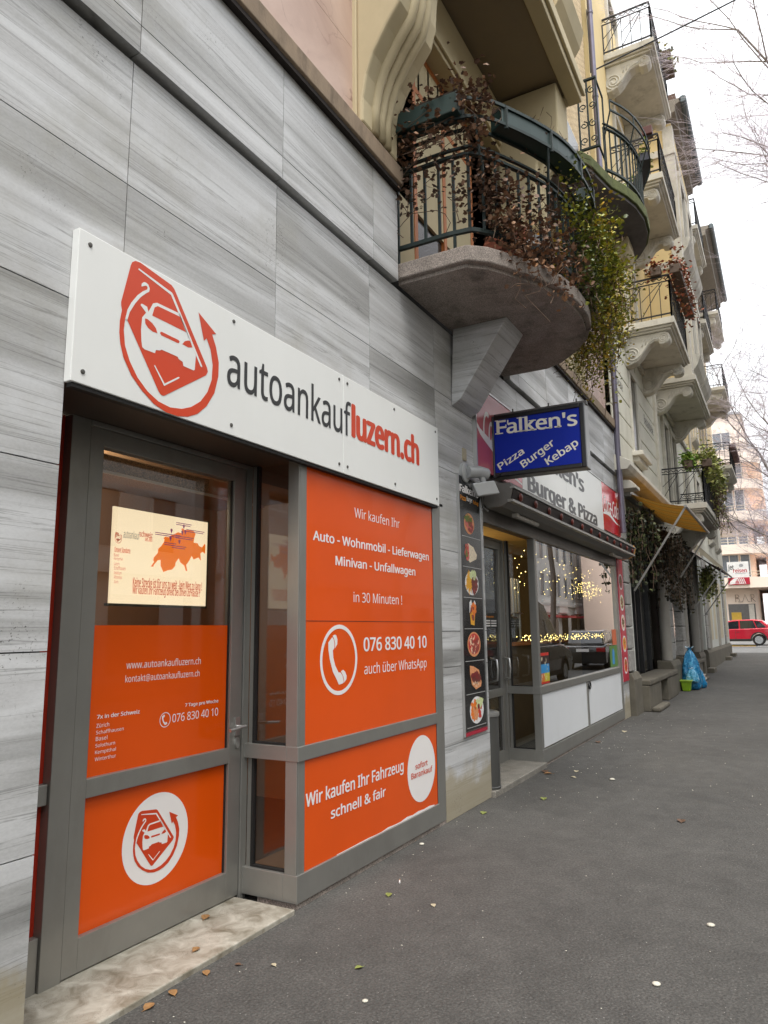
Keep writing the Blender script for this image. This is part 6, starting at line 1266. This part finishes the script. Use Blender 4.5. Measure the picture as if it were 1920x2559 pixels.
opposite(-14, 12, 13, OC, 'cream house across the street mirrored in the door glass'); opposite(12.05, 40, 14, OG, 'grey house across the street opposite the pizza shop'); opposite(40.05, 78, 13.5, OG, 'long grey house with white shop signs across the street'); opposite(78.05, 120, 15, OW, 'white house far down the other side of the street')
for x, lb in ((62, 'first'), (67, 'second'), (73, 'third')):
    t = thing('street_sign_box', (x, -13.0, 3.4), lb+' white shop sign across the street, mirrored in the pizza shop window', 'sign', 'signs across the street'); m = MB(); m.box(x, x+3, -13.19, -13.0, 3.0, 4.1); m.build('box', WHITE, t); m = MB(); m.box(x+.2, x+2.8, -13.17, -12.2, 2.55, 2.75); m.build('red_canopy', bpy.data.materials['travel_crimson'], t)

# ================================================================ bare trees and the cable
BARK = pm('grey_bark', c8(132, 124, 120), .9, 0, .2, 12); TWIG = pm('pale_twigs', c8(200, 190, 198), .9, 0, .1, 3)
def bare_tree(loc, H, label, seed, spread=1.0):
    t = thing('bare_tree', loc, label, 'tree', 'bare trees along the kerb'); rr = random.Random(seed); T_ = MB(); Lm = MB(); W_ = MB()
    def grow(p, d, L, r, lev):
        n = 6 if lev < 3 else 4; pts = [p.copy()]; q = p.copy(); dd = d.copy(); kids_ = []
        for i in range(n):
            dd = (dd+Vector((rr.gauss(0, .10), rr.gauss(0, .10), rr.gauss(.03, .07)-(.05 if lev > 2 else 0)))).normalized(); q = q+dd*(L/n); pts.append(q.copy())
            if lev < 4 and i >= (1 if lev else 2): kids_.append((q.copy(), dd.copy(), 1-i/(n+1)))
        (T_ if lev == 0 else Lm if lev < 3 else W_).tube(pts, r, 8 if lev == 0 else 5 if lev < 3 else 3, r*(.45 if lev < 3 else .3), cap=False)
        if lev >= 4: return
        nb = (4, 2, 3, 3)[lev] if lev else 3
        for (kp, kd, f_) in kids_:
            for _ in range(nb if lev else 2+(rr.random() < .5)):
                a = rr.random()*6.283; up = .55 if lev == 0 else .15
                v = (kd*.75+Vector((math.cos(a)*spread, math.sin(a)*spread, rr.uniform(-.1, .6)*up*2))*(.75 if lev else .95)).normalized()
                grow(kp, v, L*(.50 if lev == 0 else .56)*rr.uniform(.7, 1.15), max(.003, r*(.42 if lev == 0 else .5)*(.55+.45*f_)), lev+1)
    grow(Vector(loc), Vector((0, 0, 1)), H*.72, H*.0085, 0)
    T_.build('trunk', BARK, t, smooth=True); Lm.build('limbs', BARK, t, smooth=True); W_.build('twigs', TWIG, t); return t
TREES = [((15.5, -3.3, -.12), 16.5, 'nearest bare street tree whose twigs fill the top right corner', 3), ((27.3, -2.6, -.1), 15, 'second bare street tree, its twigs hanging in front of the pale sky', 14), ((37.5, -2.0, 0), 14, 'third bare street tree, in front of the pink house', 25), ((49.0, -2.3, .2), 11, 'farthest bare street tree beside the pink house', 36)]
for a in TREES: bare_tree(*a)
m = MB(); A_, B_ = Vector((14.33, 2.69, 13.52)), Vector((16.3, -3.5, 17.35)); C_ = Vector((18.6, -13.1, 20.9)); pts = []
for i in range(25): f_ = i/24; p = A_.lerp(C_, f_); p.z -= .9*math.sin(math.pi*f_)*.6; pts.append(tuple(p))
m.tube(pts, .016, 6); m.tube([(14.33, 2.69, 13.5), (14.3, 2.68, 14.2), (14.25, 2.68, 15.0)], .010, 5)
tag(m.build('overhead_cable', IRON_BK), 'thin dark cable running from the cream wall across the sky', 'cable')

# ================================================================ leaves and litter on the pavement
LEAFC = dict(brown=pm('brown_leaf', c8(142, 106, 66), .7, 0, .25, 60), dark=pm('dark_brown_leaf', c8(92, 68, 50), .7, 0, .25, 60), green=pm('olive_leaf', c8(122, 130, 66), .6, 0, .25, 60), pale=pm('pale_leaf', c8(176, 166, 140), .7, 0, .2, 60))
def ground_leaf(x, y, z, s, rot, kind, label):
    u = Vector((math.cos(rot), math.sin(rot), 0)); v = Vector((-u.y, u.x, 0)); m = MB(); o = Vector((x, y, z+.004))
    row = [(0, 0, 0), (.2, .26, .10), (.5, .36, .16), (.78, .22, .12), (1.0, 0, .05)]
    P = lambda a, b, c: tuple(o+u*(a-.5)*s+v*b*s+Vector((0, 0, c*s)))
    L_ = [P(a, b, c) for a, b, c in row]; C_ = [P(a, 0, c*.3) for a, b, c in row]; R_ = [P(a, -b, c*.9) for a, b, c in row]; n = 5
    m.mesh(L_+C_+R_, [(i, i+1, n+i+1, n+i) for i in range(n-1)]+[(n+i, n+i+1, 2*n+i+1, 2*n+i) for i in range(n-1)])
    st = [tuple(o+u*(-.5)*s), tuple(o+u*(-.72)*s+Vector((0, 0, .002)))]; m.tube(st, .0015, 4)
    o_ = m.build('fallen_leaf', LEAFC[kind]); tag(o_, label, 'leaf', 'fallen leaves on the doorstep and pavement')
for q in [(3.36, 3.05, .028, .07, .4, 'brown', 'curled brown leaf on the doorstep near the door corner'), (3.02, 2.80, .028, .055, .2, 'brown', 'flat tan leaf lying in the middle of the beige doorstep'), (2.90, 2.62, 0, .055, .9, 'brown', 'tan leaf on the asphalt just in front of the beige doorstep'), (3.04, 2.54, 0, .035, 2.0, 'dark', 'tiny dark leaf on the asphalt before the doorstep'), (3.12, 2.38, 0, .035, 1.2, 'pale', 'small pale leaf on the asphalt right of the tiny dark one'), (3.29, 1.99, 0, .045, 2.6, 'green', 'small green leaf on the asphalt well in front of the orange door'), (2.68, 2.62, 0, .06, 1.1, 'brown', 'upright tan leaf at the edge of the doorstep'), (2.54, 2.62, 0, .065, .1, 'brown', 'large tan leaf nearest to the lower edge of the photo'), (7.15, 2.22, 0, .09, .3, 'green', 'dark green leaf on the asphalt before the slim bin'), (6.38, 2.54, 0, .085, .2, 'green', 'pale green leaf beside the marble pier foot'), (8.46, 2.60, 0, .12, .5, 'dark', 'large crumpled brown leaf at the pizza shop doorstep'), (8.36, 2.53, 0, .10, 2.1, 'brown', 'second crumpled leaf at the pizza shop doorstep'), (8.29, 2.23, 0, .07, 1.1, 'pale', 'pale curled leaf on the asphalt before the pizza shop doorstep'), (8.63, 2.28, 0, .08, .2, 'pale', 'flat pale leaf in front of the left white panel'), (10.91, 2.55, 0, .12, .4, 'dark', 'dark leaf on the asphalt below the panel post'), (12.14, 2.41, 0, .12, .1, 'pale', 'pale leaf on the asphalt below the right white panel'), (6.87, .94, 0, .10, .1, 'dark', 'dark twig like leaf in the middle of the pavement'), (4.22, 2.33, 0, .06, .4, 'green', 'flat green leaf before the orange panel'), (4.19, 2.01, 0, .045, .7, 'pale', 'thin pale leaf farther out before the orange panel')]: ground_leaf(*q)
PEB = pm('pale_pebble', c8(196, 192, 178), .8)
for x, y, s, lb in ((4.63, .52, .022, 'white pebble at the right of the pavement'), (3.03, 1.80, .014, 'white pebble at the bottom of the photo'), (3.79, .68, .02, 'flat pale chewing gum like spot at the lower right'), (5.28, 2.62, .02, 'pale pebble beside the base of the orange shopfront'), (8.35, 1.82, .03, 'pale pebble on the asphalt before the pizza shop')):
    m = MB(); m.lathe([(s*.3, 0), (s, s*.15), (s*.95, s*.4), (s*.4, s*.62)], (x, y, .001), 9); tag(m.build('pebble', PEB, smooth=True), lb, 'pebble', 'pebbles on the pavement')
ci = thing('cigarette_end', (4.46, 2.38, 0), 'cigarette end lying on the asphalt before the orange panel', 'cigarette end'); m = MB(); m.tube([(4.44, 2.37, .006), (4.475, 2.388, .006)], .0045, 8); m.build('paper', WHITE_V, ci); m = MB(); m.tube([(4.475, 2.388, .006), (4.492, 2.397, .006)], .0046, 8); m.build('filter', LEAFC['brown'], ci)
m = MB(); rr = random.Random(77)
for k in range(420):
    x = rr.choice([rr.uniform(2.2, 14), rr.uniform(6, 30)]); y = 2.66-abs(rr.gauss(0, .5)) if rr.random() < .45 else rr.uniform(-.6, 2.6); s = rr.uniform(.002, .0055)*(1 if x < 7 else 1.5); a = rr.random()*3
    m.mesh([(x+s*math.cos(a+t)*rr.uniform(.6, 1.4), y+s*math.sin(a+t)*rr.uniform(.6, 1.4), hz(x)+.0015) for t in (0, 1.57, 3.14, 4.71)]+[(x, y, hz(x)+s*.8)], [(0, 1, 4), (1, 2, 4), (2, 3, 4), (3, 0, 4), (3, 2, 1, 0)])
tag(m.build('crumbs', PEB), 'scattered pale crumbs and grit on the dark pavement', 'litter', kind='stuff')
